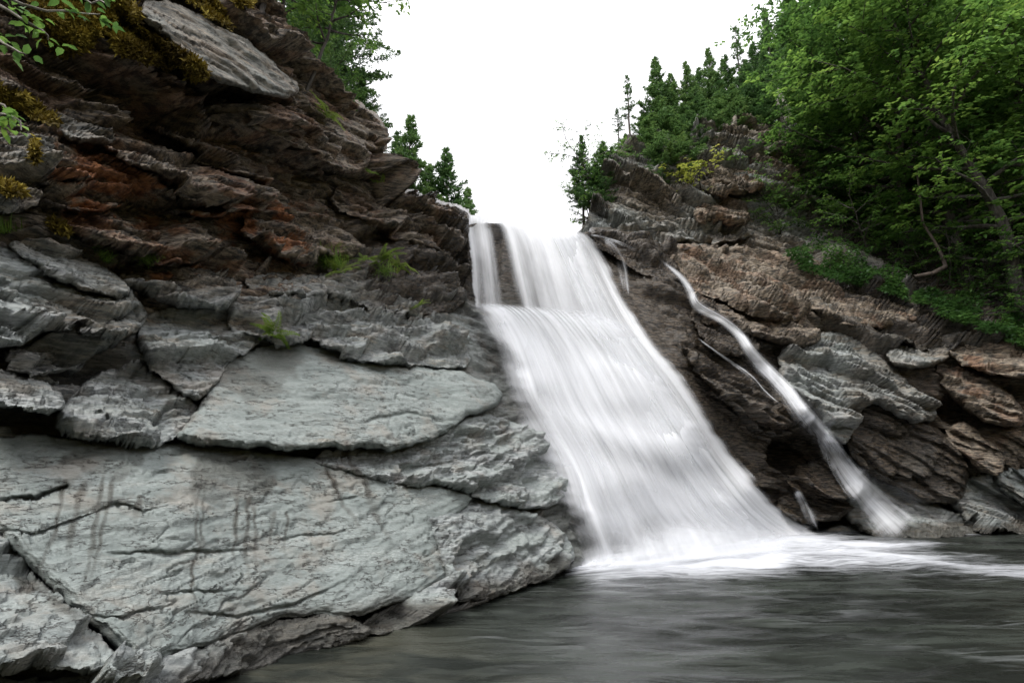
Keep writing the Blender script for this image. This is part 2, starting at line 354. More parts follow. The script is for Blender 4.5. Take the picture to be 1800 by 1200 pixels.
def drips(U, V):
    w = np.zeros(U.shape)
    wob = noise(np.stack([U*.03, V*.03, U*0], -1), 1, 5)*6; vw = .7+.9*np.abs(noise(np.stack([U*.02, V*.03, U*0], -1), 1, 15))
    for pl, wd in DRIPS:
        for (ax, ay), (bx, by) in zip(pl[:-1], pl[1:]):
            ex, ey = bx-ax, by-ay; t = np.clip(((U-ax)*ex+(V-ay)*ey)/(ex*ex+ey*ey), 0, 1)
            fe = 1 if (bx, by) != pl[-1] else 1-t**2
            w = np.maximum(w, fe*sstep(wd*1.5*vw+2, wd*.2, np.hypot(U+wob-ax-t*ex, V-ay-t*ey)))
    pn = noise(np.stack([U*.012, V*.02, U*0], -1), 1, 8) + .6*noise(np.stack([U*.05, V*.06, U*0], -1), 1, 9)
    for cx, cy, rx, ry in ((165,815,100,45),(400,835,110,55),(450,650,110,60)):
        w = np.maximum(w, sstep(.9, .55, np.hypot((U-cx)/rx, (V-cy)/ry)+.45*pn)*.8)
    return w
CRACKS = []
def groove(U, V, lines):
    g = np.zeros(U.shape); wob = 3.5*noise(np.stack([U*.02, V*.02, U*0], -1), 1, 31)+2*noise(np.stack([U*.09, V*.09, U*0], -1), 1, 32)
    for pl, wd, dp in lines:
        n_ = len(pl)-1
        for i, ((ax, ay), (bx, by)) in enumerate(zip(pl[:-1], pl[1:])):
            ex, ey = bx-ax, by-ay; t = np.clip(((U-ax)*ex+(V-ay)*ey)/(ex*ex+ey*ey), 0, 1)
            s = (i+t)/n_; tap = np.minimum(1, 3*np.minimum(s, 1-s)+.15)
            dd = np.hypot(U-ax-t*ex, V+wob-ay-t*ey)
            g = np.maximum(g, dp*tap*np.exp(-(dd/wd)**2))
    return g
rocks = []
def rock(name, label, poly, T=.25, lo=.25, typ=None, rough=.3, g=(0, 1), r=26, base=BED, cracks=(), cat='rock', grp=None, nb=None, step=2.3, grow=10.):
    poly = np.array(poly, float); sm = chaikin(poly)
    u0, v0 = sm.min(0)-16; u1, v1 = sm.max(0)+16
    U, V = np.meshgrid(np.arange(u0, u1, step), np.arange(v0, v1, step))
    sd_ = len(rocks)+1
    q = np.stack([U*.02, V*.02, U*0+sd_], -1)
    d = poly_dist(U, V, sm) + 5*noise(q, 1.0, sd_) + 3.5*noise(q, 3.0, sd_) + 1.5*noise(q, 9, sd_) + grow
    proj = U*g[0]+V*g[1]; lo_, hi_ = (sm@np.array(g)).min(), (sm@np.array(g)).max(); s = np.clip((proj-lo_)/(hi_-lo_), 0, 1)
    e = np.clip(d/(r*.7), 0, 1)
    st = e*4+.5*noise(q, 1.6, sd_+7); es = (np.floor(st)+sstep(.0, .35, st-np.floor(st)))/4; e = np.clip(e*.45+es*.55, 0, 1)   # edges break in thin beds
    prof = (1-(1-e)**2.6)**.6
    lo *= .5; off = T*(lo+(1-lo)*s)*(.5+.5*prof)
    off = np.where(d < 0, off - np.abs(d)*.09*(1+T*2), off)
    t = base(U, V)
    if base is BED:
        dz = -(sp+(600-V)/FPX*cp); t = np.where(dz > .01, np.minimum(t, (CH+.5)/np.maximum(dz, .01)), t)
    P = at(U, V, t-off-groove(U, V, cracks) * -1)
    n = gnormals(at(U, V, t))
    for _ in range(2): n[1:-1, 1:-1] = (n[:-2, 1:-1]+n[2:, 1:-1]+n[1:-1, :-2]+n[1:-1, 2:]+n[1:-1, 1:-1])/5
    n /= np.linalg.norm(n, axis=-1)[..., None]
    nb_ = nb if nb is not None else (NB if U.mean() < 1000 else NBR)
    disp = rock_disp(P, np.full(U.shape, rough), nb_, 1 if U.mean() < 1000 else 6)
    disp = disp - disp[d > 0].mean() if (d > 0).any() else disp
    P = P + n*(disp*sstep(-3, 7, d))[..., None]
    ty = np.array(TYPES[typ])[None, None] if typ else rocktype(U, V)[..., :3]
    ty = np.broadcast_to(ty, U.shape+(3,))*.65 + .35*rocktype(U, V)[..., :3] + .12*noise(P, 1.3, 51)[..., None]*np.array([1, .6, .1])
    if U.mean() < 800 and V.mean() > 620: ty[..., 1] = np.maximum(ty[..., 1], drips(U, V)*.72*np.clip(.85+.5*noise(P, 3, 77), 0, 1))
    zz = P[..., 2]; ty[..., 1] = np.maximum(ty[..., 1], sstep(.28, .06, zz+.08*noise(P, 3, 2)) if base is BED else 0)
    F = gridfaces(*U.shape, keep=d > -8); ty = np.concatenate([ty, np.full(U.shape+(1,), rough)], -1)
    V2, F2, K2 = compact(P.reshape(-1, 3), F, ty.reshape(-1, 4))
    o = mesh_obj(name, V2, F2, ROCK, attrs={'kind': K2}, center=True)
    tag(o, label, cat, grp); rocks.append(o); return o

GL = 'slabs of the left cliff'; GR = 'rocks of the right bank'; GO = 'ledges of the far outcrop'
R = rock
# --- lower left, smooth grey-green slabs
R('boulder', 'huge smooth grey-green boulder with dark water streaks beside the pool', [(-60,776),(60,775),(130,779),(300,786),(430,795),(520,812),(610,834),(700,854),(760,861),(826,870),(812,888),(768,912),(746,912),(760,942),(786,990),(784,1012),(700,1050),(610,1074),(555,1066),(480,1083),(400,1116),(310,1145),(238,1166),(203,1128),(150,1082),(98,1030),(50,985),(0,932),(-60,886)],
  T=.38, lo=.55, typ='slate', rough=0.06, r=46, grp=GL, cracks=[([(-20,884),(60,878),(112,862),(120,855)],5,.10),([(-20,940),(60,945),(110,930),(200,890),(250,900),(320,880)],3,.05),([(180,968),(260,970),(380,966),(470,960)],3,.05),([(280,1040),(340,1037),(430,1034)],3,.04),([(480,945),(560,935),(640,925)],2.5,.04),
   ([(260,838),(300,835)],3,.04),([(400,815),(440,800)],3,.05),([(570,882),(640,876)],3,.04),([(155,1090),(210,1095),(235,1080),(300,1060)],3,.05),([(300,1075),(420,1082),(520,1060),(640,1000)],3,.05)])
R('boulder', 'rounded green-brown boulder between the huge streaked boulder and the foot of the falls', [(832,874),(880,890),(940,915),(988,945),(1000,972),(985,1000),(905,1028),(850,1046),(802,1048),(790,1012),(762,942),(752,915),(800,900)],
  T=.42, lo=.5, typ='slate', rough=0.38, r=50, grp=GL, cracks=[([(780,985),(850,980),(900,960)],3,.05),([(900,985),(940,975),(985,960)],3,.05)])
R('ledge', 'low wet grey ledge at the water under the huge streaked boulder', [(150,1230),(170,1190),(235,1182),(310,1160),(400,1131),(480,1098),(560,1084),(622,1092),(648,1112),(560,1140),(450,1165),(330,1200),(260,1230)], T=.42, lo=1.5, typ='grey', rough=0.42, r=18, grp=GL)
R('ledge', 'narrow rough ledge at the waterline just right of the black undercut', [(640,1092),(700,1068),(785,1032),(850,1052),(880,1044),(800,1066),(720,1094),(662,1114)], T=.3, lo=1.4, typ='grey', rough=0.62, r=12, grp=GL)
R('boulder', 'pale wedge boulder in the bottom left corner with a dark underside', [(-60,925),(10,962),(58,1010),(108,1062),(158,1112),(208,1166),(150,1176),(90,1152),(30,1165),(-60,1180)], T=.45, lo=.35, typ='slate', rough=0.28, r=30, grp=GL, g=(.5,.85))
R('slab', 'large smooth grey-green slab above the huge streaked boulder', [(312,774),(345,742),(370,700),(398,648),(440,620),(500,612),(580,617),(700,642),(800,662),(858,680),(872,700),(808,730),(782,748),(700,781),(600,777),(480,780),(400,776)],
  T=.42, lo=.25, typ='slate', rough=0.06, r=30, grp=GL, cracks=[([(618,752),(660,735),(720,728),(790,742)],3,.06),([(680,690),(740,700),(800,705)],3,.04),([(560,610),(640,640),(720,660)],2,.03),([(345,722),(400,745),(420,770)],2,.02)])
R('slab', 'broad cracked slab running down to the falls below the large smooth slab', [(546,806),(640,795),(720,786),(800,752),(850,738),(900,750),(940,785),(985,842),(983,866),(940,890),(900,882),(830,862),(780,848),(700,843),(620,826)],
  T=.32, lo=.3, typ='slate', rough=0.46, r=20, grp=GL, cracks=[([(640,815),(700,822),(780,810),(850,800),(950,850)],4,.08),([(760,850),(840,856),(900,845),(960,860)],3,.06)])
R('slab', 'light crumbly slab with a ragged lower lip left of the middle of the falls', [(545,565),(570,540),(600,532),(640,530),(700,548),(760,580),(812,612),(818,634),(790,640),(740,626),(700,636),(640,622),(560,598)], T=.36, lo=.35, typ='grey', rough=0.62, r=22, grp=GL, cracks=[([(600,610),(660,600),(730,610)],3,.05)])
R('slab', 'squarish pale grey slab split from its neighbour by a vertical crack', [(402,548),(412,524),(450,508),(520,512),(568,534),(560,560),(540,590),(480,588),(430,575)], T=.34, lo=.4, typ='grey', rough=0.55, r=18, grp=GL)
R('ledge', 'thin flat ledge lying on top of the light crumbly slab', [(432,497),(480,490),(520,486),(568,500),(566,520),(520,518),(470,508)], T=.3, lo=.3, typ='grey', rough=0.49, r=10, grp=GL)
R('slab', 'grey slab with a dark top beneath the ferns on the left cliff', [(560,490),(620,486),(660,505),(700,530),(738,550),(700,546),(640,524),(580,520)], T=.3, lo=.3, typ='grey', rough=0.76, r=14, grp=GL)
R('ledge', 'wet black ledge that meets the falls at their first step', [(640,500),(700,492),(760,510),(812,522),(800,532),(765,544),(718,548),(665,522)], T=.3, lo=.3, typ='wet', rough=0.76, r=14, grp=GL)
# --- left middle blocks
R('slab', 'uppermost flat slab of the grey stack at the left edge', [(20,432),(60,426),(130,443),(182,478),(220,512),(205,518),(150,504),(95,482)], T=.5, lo=.5, typ='grey', rough=0.42, r=14, grp=GL)
R('slab', 'second slab of the grey stack, its blunt nose pointing at the falls', [(70,494),(100,488),(150,510),(205,523),(230,520),(238,535),(200,548),(140,566),(112,530)], T=.48, lo=.5, typ='grey', rough=0.49, r=14, grp=GL)
R('slab', 'pale sloping slab at the left edge in front of the grey stack', [(-60,444),(20,442),(60,470),(105,525),(136,566),(80,572),(20,600),(-60,612)], T=.5, lo=.5, typ='slate', rough=0.42, r=18, grp=GL, cracks=[([(-20,590),(40,575),(100,568)],3,.05),([(-20,500),(60,490)],3,.04)])
R('slab', 'lower slab of the grey stack overhanging a black hollow', [(138,572),(180,560),(240,540),(250,553),(238,578),(200,592),(170,588)], T=.5, lo=.5, typ='grey', rough=0.49, r=12, grp=GL)
R('slab', 'rusty underside slab tucked below the grey stack', [(10,622),(60,612),(110,590),(180,592),(200,600),(150,625),(90,640),(40,650)], T=.3, lo=.3, typ='grey', rough=0.76, r=12, grp=GL)
R('slab', 'triangular grey slab with rusty seams pointing at the pale squarish slab', [(248,562),(300,547),(400,543),(462,580),(438,602),(402,627),(380,662),(345,692),(330,688),(290,650),(252,620)], T=.32, lo=.4, typ='grey', rough=0.49, r=18, grp=GL, cracks=[([(270,590),(350,600),(430,600)],3,.05),([(310,610),(325,650),(350,680)],3,.04)])
R('boulder', 'blocky grey-brown boulder resting on the left end of the huge streaked boulder', [(142,690),(200,655),(250,642),(300,690),(342,712),(335,738),(295,768),(200,773),(140,766),(100,742)], T=.38, lo=.4, typ='grey', rough=0.55, r=22, grp=GL, cracks=[([(150,720),(180,745),(200,765)],3,.06)])
R('slab', 'pointed slab jutting from the left edge over a black hollow', [(-60,652),(0,655),(60,676),(112,702),(72,720),(0,704),(-60,694)], T=.6, lo=.6, typ='grey', rough=0.49, r=14, grp=GL)
R('ledge', 'thin rusty ledge above the triangular grey slab', [(205,494),(280,482),(350,474),(400,492),(408,540),(340,536),(262,514)], T=.34, lo=.3, typ='grey', rough=0.80, r=12, grp=GL)
# --- upper left, dark layered ledges
R('slab', 'long flat grey slab leaning at the top of the left cliff beneath the birch', [(250,14),(300,8),(370,48),(430,80),(490,130),(514,156),(500,165),(440,152),(378,132),(330,92),(280,48)], T=1.25, lo=1.3, typ='grey', rough=0.16, r=16, grp=GL, g=(-.4,.9))
R('slab', 'jutting brown slab whose nose ends just below the leaning grey slab', [(422,192),(470,168),(530,182),(600,222),(642,268),(636,296),(600,290),(560,262),(500,236),(450,216)], T=1.0, lo=.8, typ='tan', rough=0.55, r=16, grp=GL, g=(-.3,.95))
R('slab', 'smooth brown slab forming the right skyline of the left cliff', [(520,150),(580,162),(640,202),(668,240),(664,256),(645,258),(612,222),(560,188)], T=.5, lo=.4, typ='tan', rough=0.42, r=14, grp=GL, g=(-.3,.95))
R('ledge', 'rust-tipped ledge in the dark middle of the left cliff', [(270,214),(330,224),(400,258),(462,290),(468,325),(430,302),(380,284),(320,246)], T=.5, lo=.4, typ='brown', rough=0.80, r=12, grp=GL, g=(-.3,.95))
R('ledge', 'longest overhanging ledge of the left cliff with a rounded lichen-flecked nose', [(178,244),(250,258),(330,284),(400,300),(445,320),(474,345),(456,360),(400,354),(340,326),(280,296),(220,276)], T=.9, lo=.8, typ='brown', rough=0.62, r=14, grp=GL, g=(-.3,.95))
R('ledge', 'lens-shaped ledge with an orange top near the left edge', [(65,295),(120,286),(175,298),(150,311),(90,309)], T=.5, lo=.5, typ='rust', rough=0.62, r=10, grp=GL)
R('ledge', 'ragged orange-topped ledge just below the lens-shaped one', [(70,320),(130,317),(190,330),(220,350),(180,358),(110,347)], T=.5, lo=.4, typ='rust', rough=0.80, r=10, grp=GL)
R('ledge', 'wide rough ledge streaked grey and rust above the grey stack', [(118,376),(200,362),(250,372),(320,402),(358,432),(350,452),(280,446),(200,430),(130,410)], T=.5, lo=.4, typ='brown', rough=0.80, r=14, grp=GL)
R('ledge', 'small orange ledge under the rounded nose of the longest ledge', [(295,340),(340,335),(385,354),(395,370),(350,369)], T=.5, lo=.4, typ='rust', rough=0.76, r=9, grp=GL)
R('ledge', 'rusty block ledge in the centre of the left cliff above the ferns', [(438,372),(480,382),(520,420),(560,452),(530,462),(470,432),(442,400)], T=.45, lo=.4, typ='rust', rough=0.80, r=12, grp=GL)
R('block', 'upright layered grey block at the left edge under the yellow moss', [(-60,240),(30,226),(60,240),(62,300),(66,350),(20,360),(-60,350)], T=.5, lo=.6, typ='grey', rough=0.80, r=12, grp=GL)
R('ledge', 'thin pale ledge sloping from the left edge toward the rust-tipped ledge', [(92,200),(150,218),(196,244),(170,252),(110,236)], T=.5, lo=.4, typ='grey', rough=0.76, r=9, grp=GL)
R('ledge', 'light brown flat-topped ledge right of the rusty block ledge', [(488,392),(540,394),(612,418),(632,442),(570,444),(520,422)], T=.4, lo=.4, typ='tan', rough=0.62, r=12, grp=GL)
R('ledge', 'sloping brown ledge dropping toward the top of the falls', [(596,328),(660,344),(720,384),(790,414),(812,440),(740,426),(660,396),(610,360)], T=.45, lo=.35, typ='brown', rough=0.80, r=12, grp=GL, g=(-.2,.95))
R('ledge', 'black wet rim ledge touching the left end of the lip of the falls', [(700,345),(760,362),(812,380),(812,402),(760,398),(712,372)], T=.3, lo=.3, typ='wet', rough=0.80, r=12, grp=GL)
# --- right bank
R('boulder', 'big grey-green rounded boulder right of the side stream', [(1372,620),(1420,592),(1480,592),(1550,632),(1600,688),(1640,726),(1598,738),(1540,692),(1500,722),(1478,778),(1430,702),(1384,668)], T=1.05, lo=.5, typ='grey', rough=0.75, r=30, grp=GR, g=(-.3,.9))
R('slab', 'tan sunlit slab at the head of the side stream', [(1172,442),(1240,440),(1300,470),(1380,510),(1424,545),(1380,560),(1300,532),(1220,500)], T=0.75, lo=.3, typ='tan', rough=0.70, r=22, grp=GR)
R('slab', 'long brown slab beneath the tan slab and above the side stream', [(1196,508),(1260,520),(1340,540),(1400,562),(1440,592),(1390,602),(1320,582),(1250,556)], T=0.75, lo=.3, typ='brown', rough=0.70, r=18, grp=GR)
R('ledge', 'flat pale ledge below the undergrowth on the right bank', [(1400,505),(1480,508),(1560,532),(1620,552),(1560,564),(1500,562),(1440,548)], T=0.60, lo=.3, typ='tan', rough=0.70, r=14, grp=GR)
R('rock', 'small lens-shaped rock right of the big grey-green boulder', [(1568,618),(1600,602),(1650,606),(1666,620),(1630,636),(1580,633)], T=0.68, lo=.6, typ='grey', rough=0.57, r=14, grp=GR)
R('rock', 'flat-topped tan rock at the right edge under the trees', [(1662,612),(1700,594),(1760,602),(1800,636),(1860,660),(1780,652),(1710,640)], T=0.75, lo=.5, typ='tan', rough=0.57, r=16, grp=GR)
R('boulder', 'dark angular boulder at the water in the right corner', [(1682,882),(1700,852),(1755,832),(1810,842),(1860,900),(1830,932),(1742,930),(1700,905)], T=0.90, lo=.6, typ='grey', rough=0.57, r=22, grp=GR)
R('rock', 'pale blue-grey rock leaning on the dark angular boulder', [(1752,838),(1800,832),(1850,850),(1860,900),(1810,888),(1775,862)], T=1.27, lo=.7, typ='slate', rough=0.51, r=16, grp=GR)
R('rock', 'ribbed dark rock in the side stream just above the pool', [(1398,842),(1420,823),(1470,819),(1500,850),(1494,868),(1440,862),(1402,858)], T=0.90, lo=.7, typ='wet', rough=0.75, r=16, grp=GR)
R('ledge', 'mossy wet shelf under the ribbed rock at the pool edge', [(1372,885),(1400,868),(1440,874),(1482,872),(1490,892),(1470,908),(1420,908),(1385,905)], T=0.68, lo=.5, typ='wet', rough=0.57, r=16, grp=GR)
R('slab', 'tilted tan slab the side stream fans over into the pool', [(1492,862),(1550,846),(1620,880),(1680,912),(1730,936),(1600,945),(1540,940),(1490,902)], T=0.68, lo=.5, typ='grey', rough=0.33, r=22, grp=GR)
R('slab', 'dark lichen-green slab beside the lower falls left of the side stream', [(1196,600),(1240,606),(1300,642),(1355,692),(1400,742),(1365,748),(1310,722),(1262,682)], T=0.75, lo=.4, typ='wet', rough=0.70, r=20, grp=GR)
R('rock', 'small black rock just below the first drop of the side stream', [(1212,542),(1260,552),(1305,586),(1330,618),(1290,616),(1240,590)], T=0.68, lo=.5, typ='wet', rough=0.70, r=14, grp=GR)
R('ledge', 'black dripping ledge right of the lip of the falls', [(1036,414),(1100,420),(1150,442),(1195,486),(1160,480),(1100,452)], T=0.45, lo=.4, typ='wet', rough=0.75, r=12, grp=GR)
R('boulder', 'massive dark brown boulder in shade behind the tilted tan slab', [(1490,740),(1530,705),(1600,745),(1660,770),(1700,830),(1680,880),(1620,870),(1560,840),(1510,810)], T=0.75, lo=.5, typ='wet', rough=0.57, r=40, grp=GR)
R('rock', 'narrow rock with a pale streaked face on the shaded right slope', [(1672,760),(1700,748),(1740,790),(1762,815),(1730,818),(1690,790)], T=0.60, lo=.5, typ='tan', rough=0.57, r=14, grp=GR)
R('slab', 'dim brown slab right of the small lens-shaped rock', [(1640,640),(1690,650),(1760,690),(1800,740),(1750,740),(1690,700)], T=0.60, lo=.4, typ='brown', rough=0.70, r=16, grp=GR)
# --- outcrop
R('ledge', 'tilted grey ledge at the top of the far outcrop', [(1222,276),(1250,258),(1290,268),(1325,308),(1334,332),(1290,322),(1240,302)], T=.9, lo=.5, typ='tan', rough=0.76, r=12, grp=GO, base=HILL, step=1.8)
R('ledge', 'second tilted ledge of the far outcrop with a black gap beneath', [(1224,300),(1262,312),(1310,330),(1300,338),(1262,334),(1232,318)], T=.8, lo=.5, typ='tan', rough=0.80, r=9, grp=GO, base=HILL, step=1.8)
R('block', 'blocky wedge in the middle of the far outcrop face', [(1224,382),(1258,344),(1284,336),(1308,378),(1298,396),(1260,382)], T=.9, lo=.6, typ='tan', rough=0.62, r=12, grp=GO, base=HILL, step=1.8)
R('ledge', 'wide overhanging ledge across the foot of the far outcrop', [(1078,402),(1150,398),(1240,394),(1300,402),(1322,410),(1240,421),(1140,416)], T=.8, lo=.5, typ='grey', rough=0.80, r=9, grp=GO, base=HILL, step=1.8)
R('block', 'fractured pale block at the upper right of the far outcrop', [(1318,262),(1350,236),(1390,240),(1404,290),(1396,330),(1350,320),(1330,300)], T=.7, lo=.6, typ='tan', rough=0.76, r=16, grp=GO, base=HILL, step=1.8)

# nearest rock surface in each direction, so that water and plants can lie on it
ZB = np.full((340, 520), 99.)
def zsplat(Pw):
    u, v, t = project(Pw); i = ((v+60)/4).astype(int); j = ((u+120)/4).astype(int); k = (i >= 0) & (i < 340) & (j >= 0) & (j < 520) & (t > 0)
    np.minimum.at(ZB, (i[k], j[k]), t[k])
zsplat(BEDV); zsplat(HILLV)
for o in rocks:
    c = np.empty(len(o.data.vertices)*3, np.float32); o.data.vertices.foreach_get('co', c); zsplat(c.reshape(-1, 3)+np.array(o.location))
def surf(u, v, t_else=12.):
    x = (np.asarray(u, float)+120)/4; y = (np.asarray(v, float)+60)/4; x = np.clip(x, 0, 518); y = np.clip(y, 0, 338)
    return ZB[np.round(y).astype(int), np.round(x).astype(int)]
def zsmooth(k):
    A = np.where(ZB > 90, np.nan, ZB); 
    for _ in range(2): A = np.fmin.reduce([np.roll(np.roll(A, a, 0), b, 1) for a in (-1, 0, 1) for b in (-1, 0, 1)])
    for _ in range(k): A = np.nanmean([np.roll(np.roll(A, a, 0), b, 1) for a in (-1, 0, 1) for b in (-1, 0, 1)], axis=0)
    return np.nan_to_num(A, nan=12.)
ZS = zsmooth(2)
def bil(A, u, v):
    x = np.clip((np.asarray(u, float)+120)/4, 0, 518); y = np.clip((np.asarray(v, float)+60)/4, 0, 338); i, j = np.floor(y).astype(int), np.floor(x).astype(int); fy, fx = y-i, x-j
    return A[i, j]*(1-fy)*(1-fx)+A[i+1, j]*fy*(1-fx)+A[i, j+1]*(1-fy)*fx+A[i+1, j+1]*fy*fx
# the gorge goes on behind the viewer: wooded banks downstream
th, rr = np.meshgrid(np.linspace(math.radians(140), math.radians(400), 120), np.linspace(0, 1, 40))
rad = 13+rr*60; px, py = np.cos(th)*rad+4, np.sin(th)*rad-1; pz = -.6+8*sstep(0, .25, rr)+6*rr+1.2*noise(np.stack([px, py, px*0], -1), .15, 3)
o = mesh_obj('terrain', np.stack([px, py, pz], -1).reshape(-1, 3), gridfaces(*px.shape), ROCK, attrs={'kind': np.tile([.8, .5, .5, .8], (px.size, 1))}); o['kind'] = 'structure'

# ------------------------------------------------------------------ water
def nodes(name):
    m = bpy.data.materials.new(name); m.use_nodes = True; nt = m.node_tree; nt.nodes.clear(); return m, nt, nt.links.new
def fall_material():
    m, nt, L = nodes('falling_water')
    out = N(nt, 'ShaderNodeOutputMaterial'); mx = N(nt, 'ShaderNodeMixShader'); L(mx.outputs[0], out.inputs[0])
    tr = N(nt, 'ShaderNodeBsdfTransparent'); b = N(nt, 'ShaderNodeBsdfPrincipled')
    b.inputs['Base Color'].default_value = (.84, .86, .89, 1); b.inputs['Roughness'].default_value = .5
    b.inputs['Subsurface Weight'].default_value = 0
    tl = N(nt, 'ShaderNodeBsdfTranslucent'); tl.inputs[0].default_value = (.88, .9, .94, 1)
    mt = N(nt, 'ShaderNodeMixShader'); mt.inputs[0].default_value = .3; L(b.outputs[0], mt.inputs[1]); L(tl.outputs[0], mt.inputs[2])
    L(tr.outputs[0], mx.inputs[1]); L(mt.outputs[0], mx.inputs[2])
    uv = N(nt, 'ShaderNodeUVMap', uv_map='UVMap'); att = N(nt, 'ShaderNodeAttribute', attribute_name='cover')
    def nz(sx, sy, det, seed, rough=.55):
        mp = N(nt, 'ShaderNodeMapping'); mp.inputs['Scale'].default_value = (sx, sy, 1); mp.inputs['Location'].default_value = (seed, seed*.7, seed*.3)
        L(uv.outputs[0], mp.inputs[0]); n = N(nt, 'ShaderNodeTexNoise'); n.inputs['Scale'].default_value = 1; n.inputs['Detail'].default_value = det
        n.inputs['Roughness'].default_value = rough; L(mp.outputs[0], n.inputs[0]); return n.outputs[0]
    def mth(op, a, c=0., cl=False):
        x = N(nt, 'ShaderNodeMath', operation=op); x.use_clamp = cl
        for i, s in ((0, a), (1, c)):
            if isinstance(s, (float, int)): x.inputs[i].default_value = s
            else: L(s, x.inputs[i])
        return x.outputs[0]
    # threads of water along the flow, density set per place by 'cover'
    a = nz(17, .6, 5, 3.1, .55); c = nz(60, 1.2, 4, 9.7, .5); e = nz(6, 2.0, 3, 5.2)
    s = mth('ADD', mth('ADD', mth('MULTIPLY', a, .9), mth('MULTIPLY', c, .28)), mth('MULTIPLY', e, .82))   # mean about 1.0
    s = mth('ADD', mth('MULTIPLY', mth('SUBTRACT', s, 1.0), .85), att.outputs['Fac'])
    r = N(nt, 'ShaderNodeMapRange', interpolation_type='SMOOTHSTEP'); r.inputs[1].default_value = 0.05; r.inputs[2].default_value = 1.15
    L(s, r.inputs[0]); ed = mth('MULTIPLY', att.outputs['Fac'], 4.0, True)
    L(mth('MULTIPLY', r.outputs[0], ed, True), mx.inputs[0])
    bp = N(nt, 'ShaderNodeBump'); bp.inputs['Strength'].default_value = .1; bp.inputs['Distance'].default_value = .06
    L(mth('ADD', mth('MULTIPLY', a, 1.), mth('MULTIPLY', c, .3)), bp.inputs['Height']); L(bp.outputs[0], b.inputs['Normal'])
    return m
FALL = fall_material()
def resample(pl, n):
    pl = np.array(pl, float)
    for _ in range(3):                                   # round the corners, keep the ends
        q = np.stack([pl[:-1]*.75+pl[1:]*.25, pl[:-1]*.25+pl[1:]*.75], 1).reshape(-1, pl.shape[1]); pl = np.concatenate([pl[:1], q, pl[-1:]])
    s = np.r_[0, np.cumsum(np.linalg.norm(np.diff(pl[:, :2], axis=0), axis=1))]; s /= s[-1]; x = np.linspace(0, 1, n)
    return np.stack([np.interp(x, s, pl[:, i]) for i in range(pl.shape[1])], 1)
def water_sheet(name, left, right, off, cover, nu=150, nv=260, depth=None, seed=0, lumps=(), parent=None, edge=(.06, .06), tips=(.03, .03), uvs=1.0, ridge=.035):
    a = resample(left, nv); b = resample(right, nv); s, T = np.meshgrid(np.linspace(0, 1, nu), np.linspace(0, 1, nv))
    UU = a[:, :1]*(1-s)+b[:, :1]*s; VV = a[:, 1:2]*(1-s)+b[:, 1:2]*s
    t = (depth(UU, VV, s, T) if depth else BED(UU, VV)) - off
    q = np.stack([s*14+T*0, T*2.2+s*0, UU*0+seed], -1)
    h = ridge*noise(q, 1, seed)+ridge*.6*noise(q*np.array([3, 1, 1]), 1, seed+3)
    h = h + (.10*noise(np.stack([s*3.5, T*6, s*0+seed], -1), 1, 81) if lumps else 0)
    for (tc, amp, wd) in lumps:
        tt = tc+.16*noise(np.stack([s*2.2+T*0, s*0+seed+T*0, T*0+tc*9], -1), 1, 4)
        x = (T-tt)/wd; h = h + amp*np.where(x < 0, np.exp(-(x*1.2)**2), np.exp(-(x*.55)**2))
    P = at(UU, VV, t-h)
    rg = (.05*noise(np.stack([T*9, s*0+seed, s*0+1], -1), 1, 71)+.03*noise(np.stack([T*34, s*0+seed, s*0+2], -1), 1, 72))*min(1, edge[0]*8)
    cv = cover(s, T, UU, VV)*sstep(0, edge[0], s+rg-.02)*sstep(0, edge[1], 1-s-rg)*sstep(0, tips[0], T+1e-3)*sstep(0, tips[1], 1-T+1e-3)
    uv = np.stack([s*uvs+T*0, T+s*0], -1)
    return mesh_obj(name, P.reshape(-1, 3), gridfaces(nv, nu), FALL, parent, attrs={'cover': cv.ravel()}, uv=uv.reshape(-1, 2))

wf = bpy.data.objects.new('waterfall', None); S.collection.objects.link(wf)
wf.location = (1.5, 7.0, 0); tag(wf, 'broad white waterfall pouring down stepped rock into the pool', 'waterfall')
# upper curtain: leaves the lip and falls clear of the rock
LIPL = [(815,376,10.1),(819,430,9.75),(823,490,9.45),(826,545,9.2)]
LIPR = [(1024,400,10.5),(1058,432,10.2),(1082,488,9.95),(1108,545,9.75),(1140,610,9.5)]
LT, RT = resample([(a, b) for a, b, c in LIPL], 260), None
la, lb = resample(LIPL, 260), resample(LIPR, 260)
def dcurt(U, V, s, T): return la[:, 2:3]*(1-s)+lb[:, 2:3]*s - .22*np.sin(np.clip(T*1.5, 0, 1)*math.pi/2)
def ccurt(s, T, U, V):
    c = .42 + .65*sstep(.28, .62, s) - .12*sstep(.2, .6, T)*(1-s)
    c += .55*np.exp(-((s-.03)/.035)**2)+.45*np.exp(-((s-.13)/.04)**2)+.5*np.exp(-((s-.345)/.03)**2) - .35*np.exp(-((s-.24)/.06)**2)
    c += .5*sstep(.10, 0, T)+.3*sstep(.35, 0, T)*sstep(.3,.5,s); c += .35*sstep(.9, 1, T)
    return c
def parented(o): o.parent = wf; o.matrix_parent_inverse = Matrix.Translation(-wf.location); return o
cur = parented(water_sheet('upper_curtain', LIPL, LIPR, .0, ccurt, depth=dcurt, seed=2, tips=(.004, .10), edge=(.02, .30)))
parented(water_sheet('upper_curtain', [(a+3, b+1) for a, b, c in LIPL], [(a-8, b+2) for a, b, c in LIPR], -.16, lambda s, T, U, V: ccurt(s, T, U, V)*.8+.05, depth=dcurt, seed=21, uvs=1.3, tips=(.01, .10), edge=(.03, .2)))
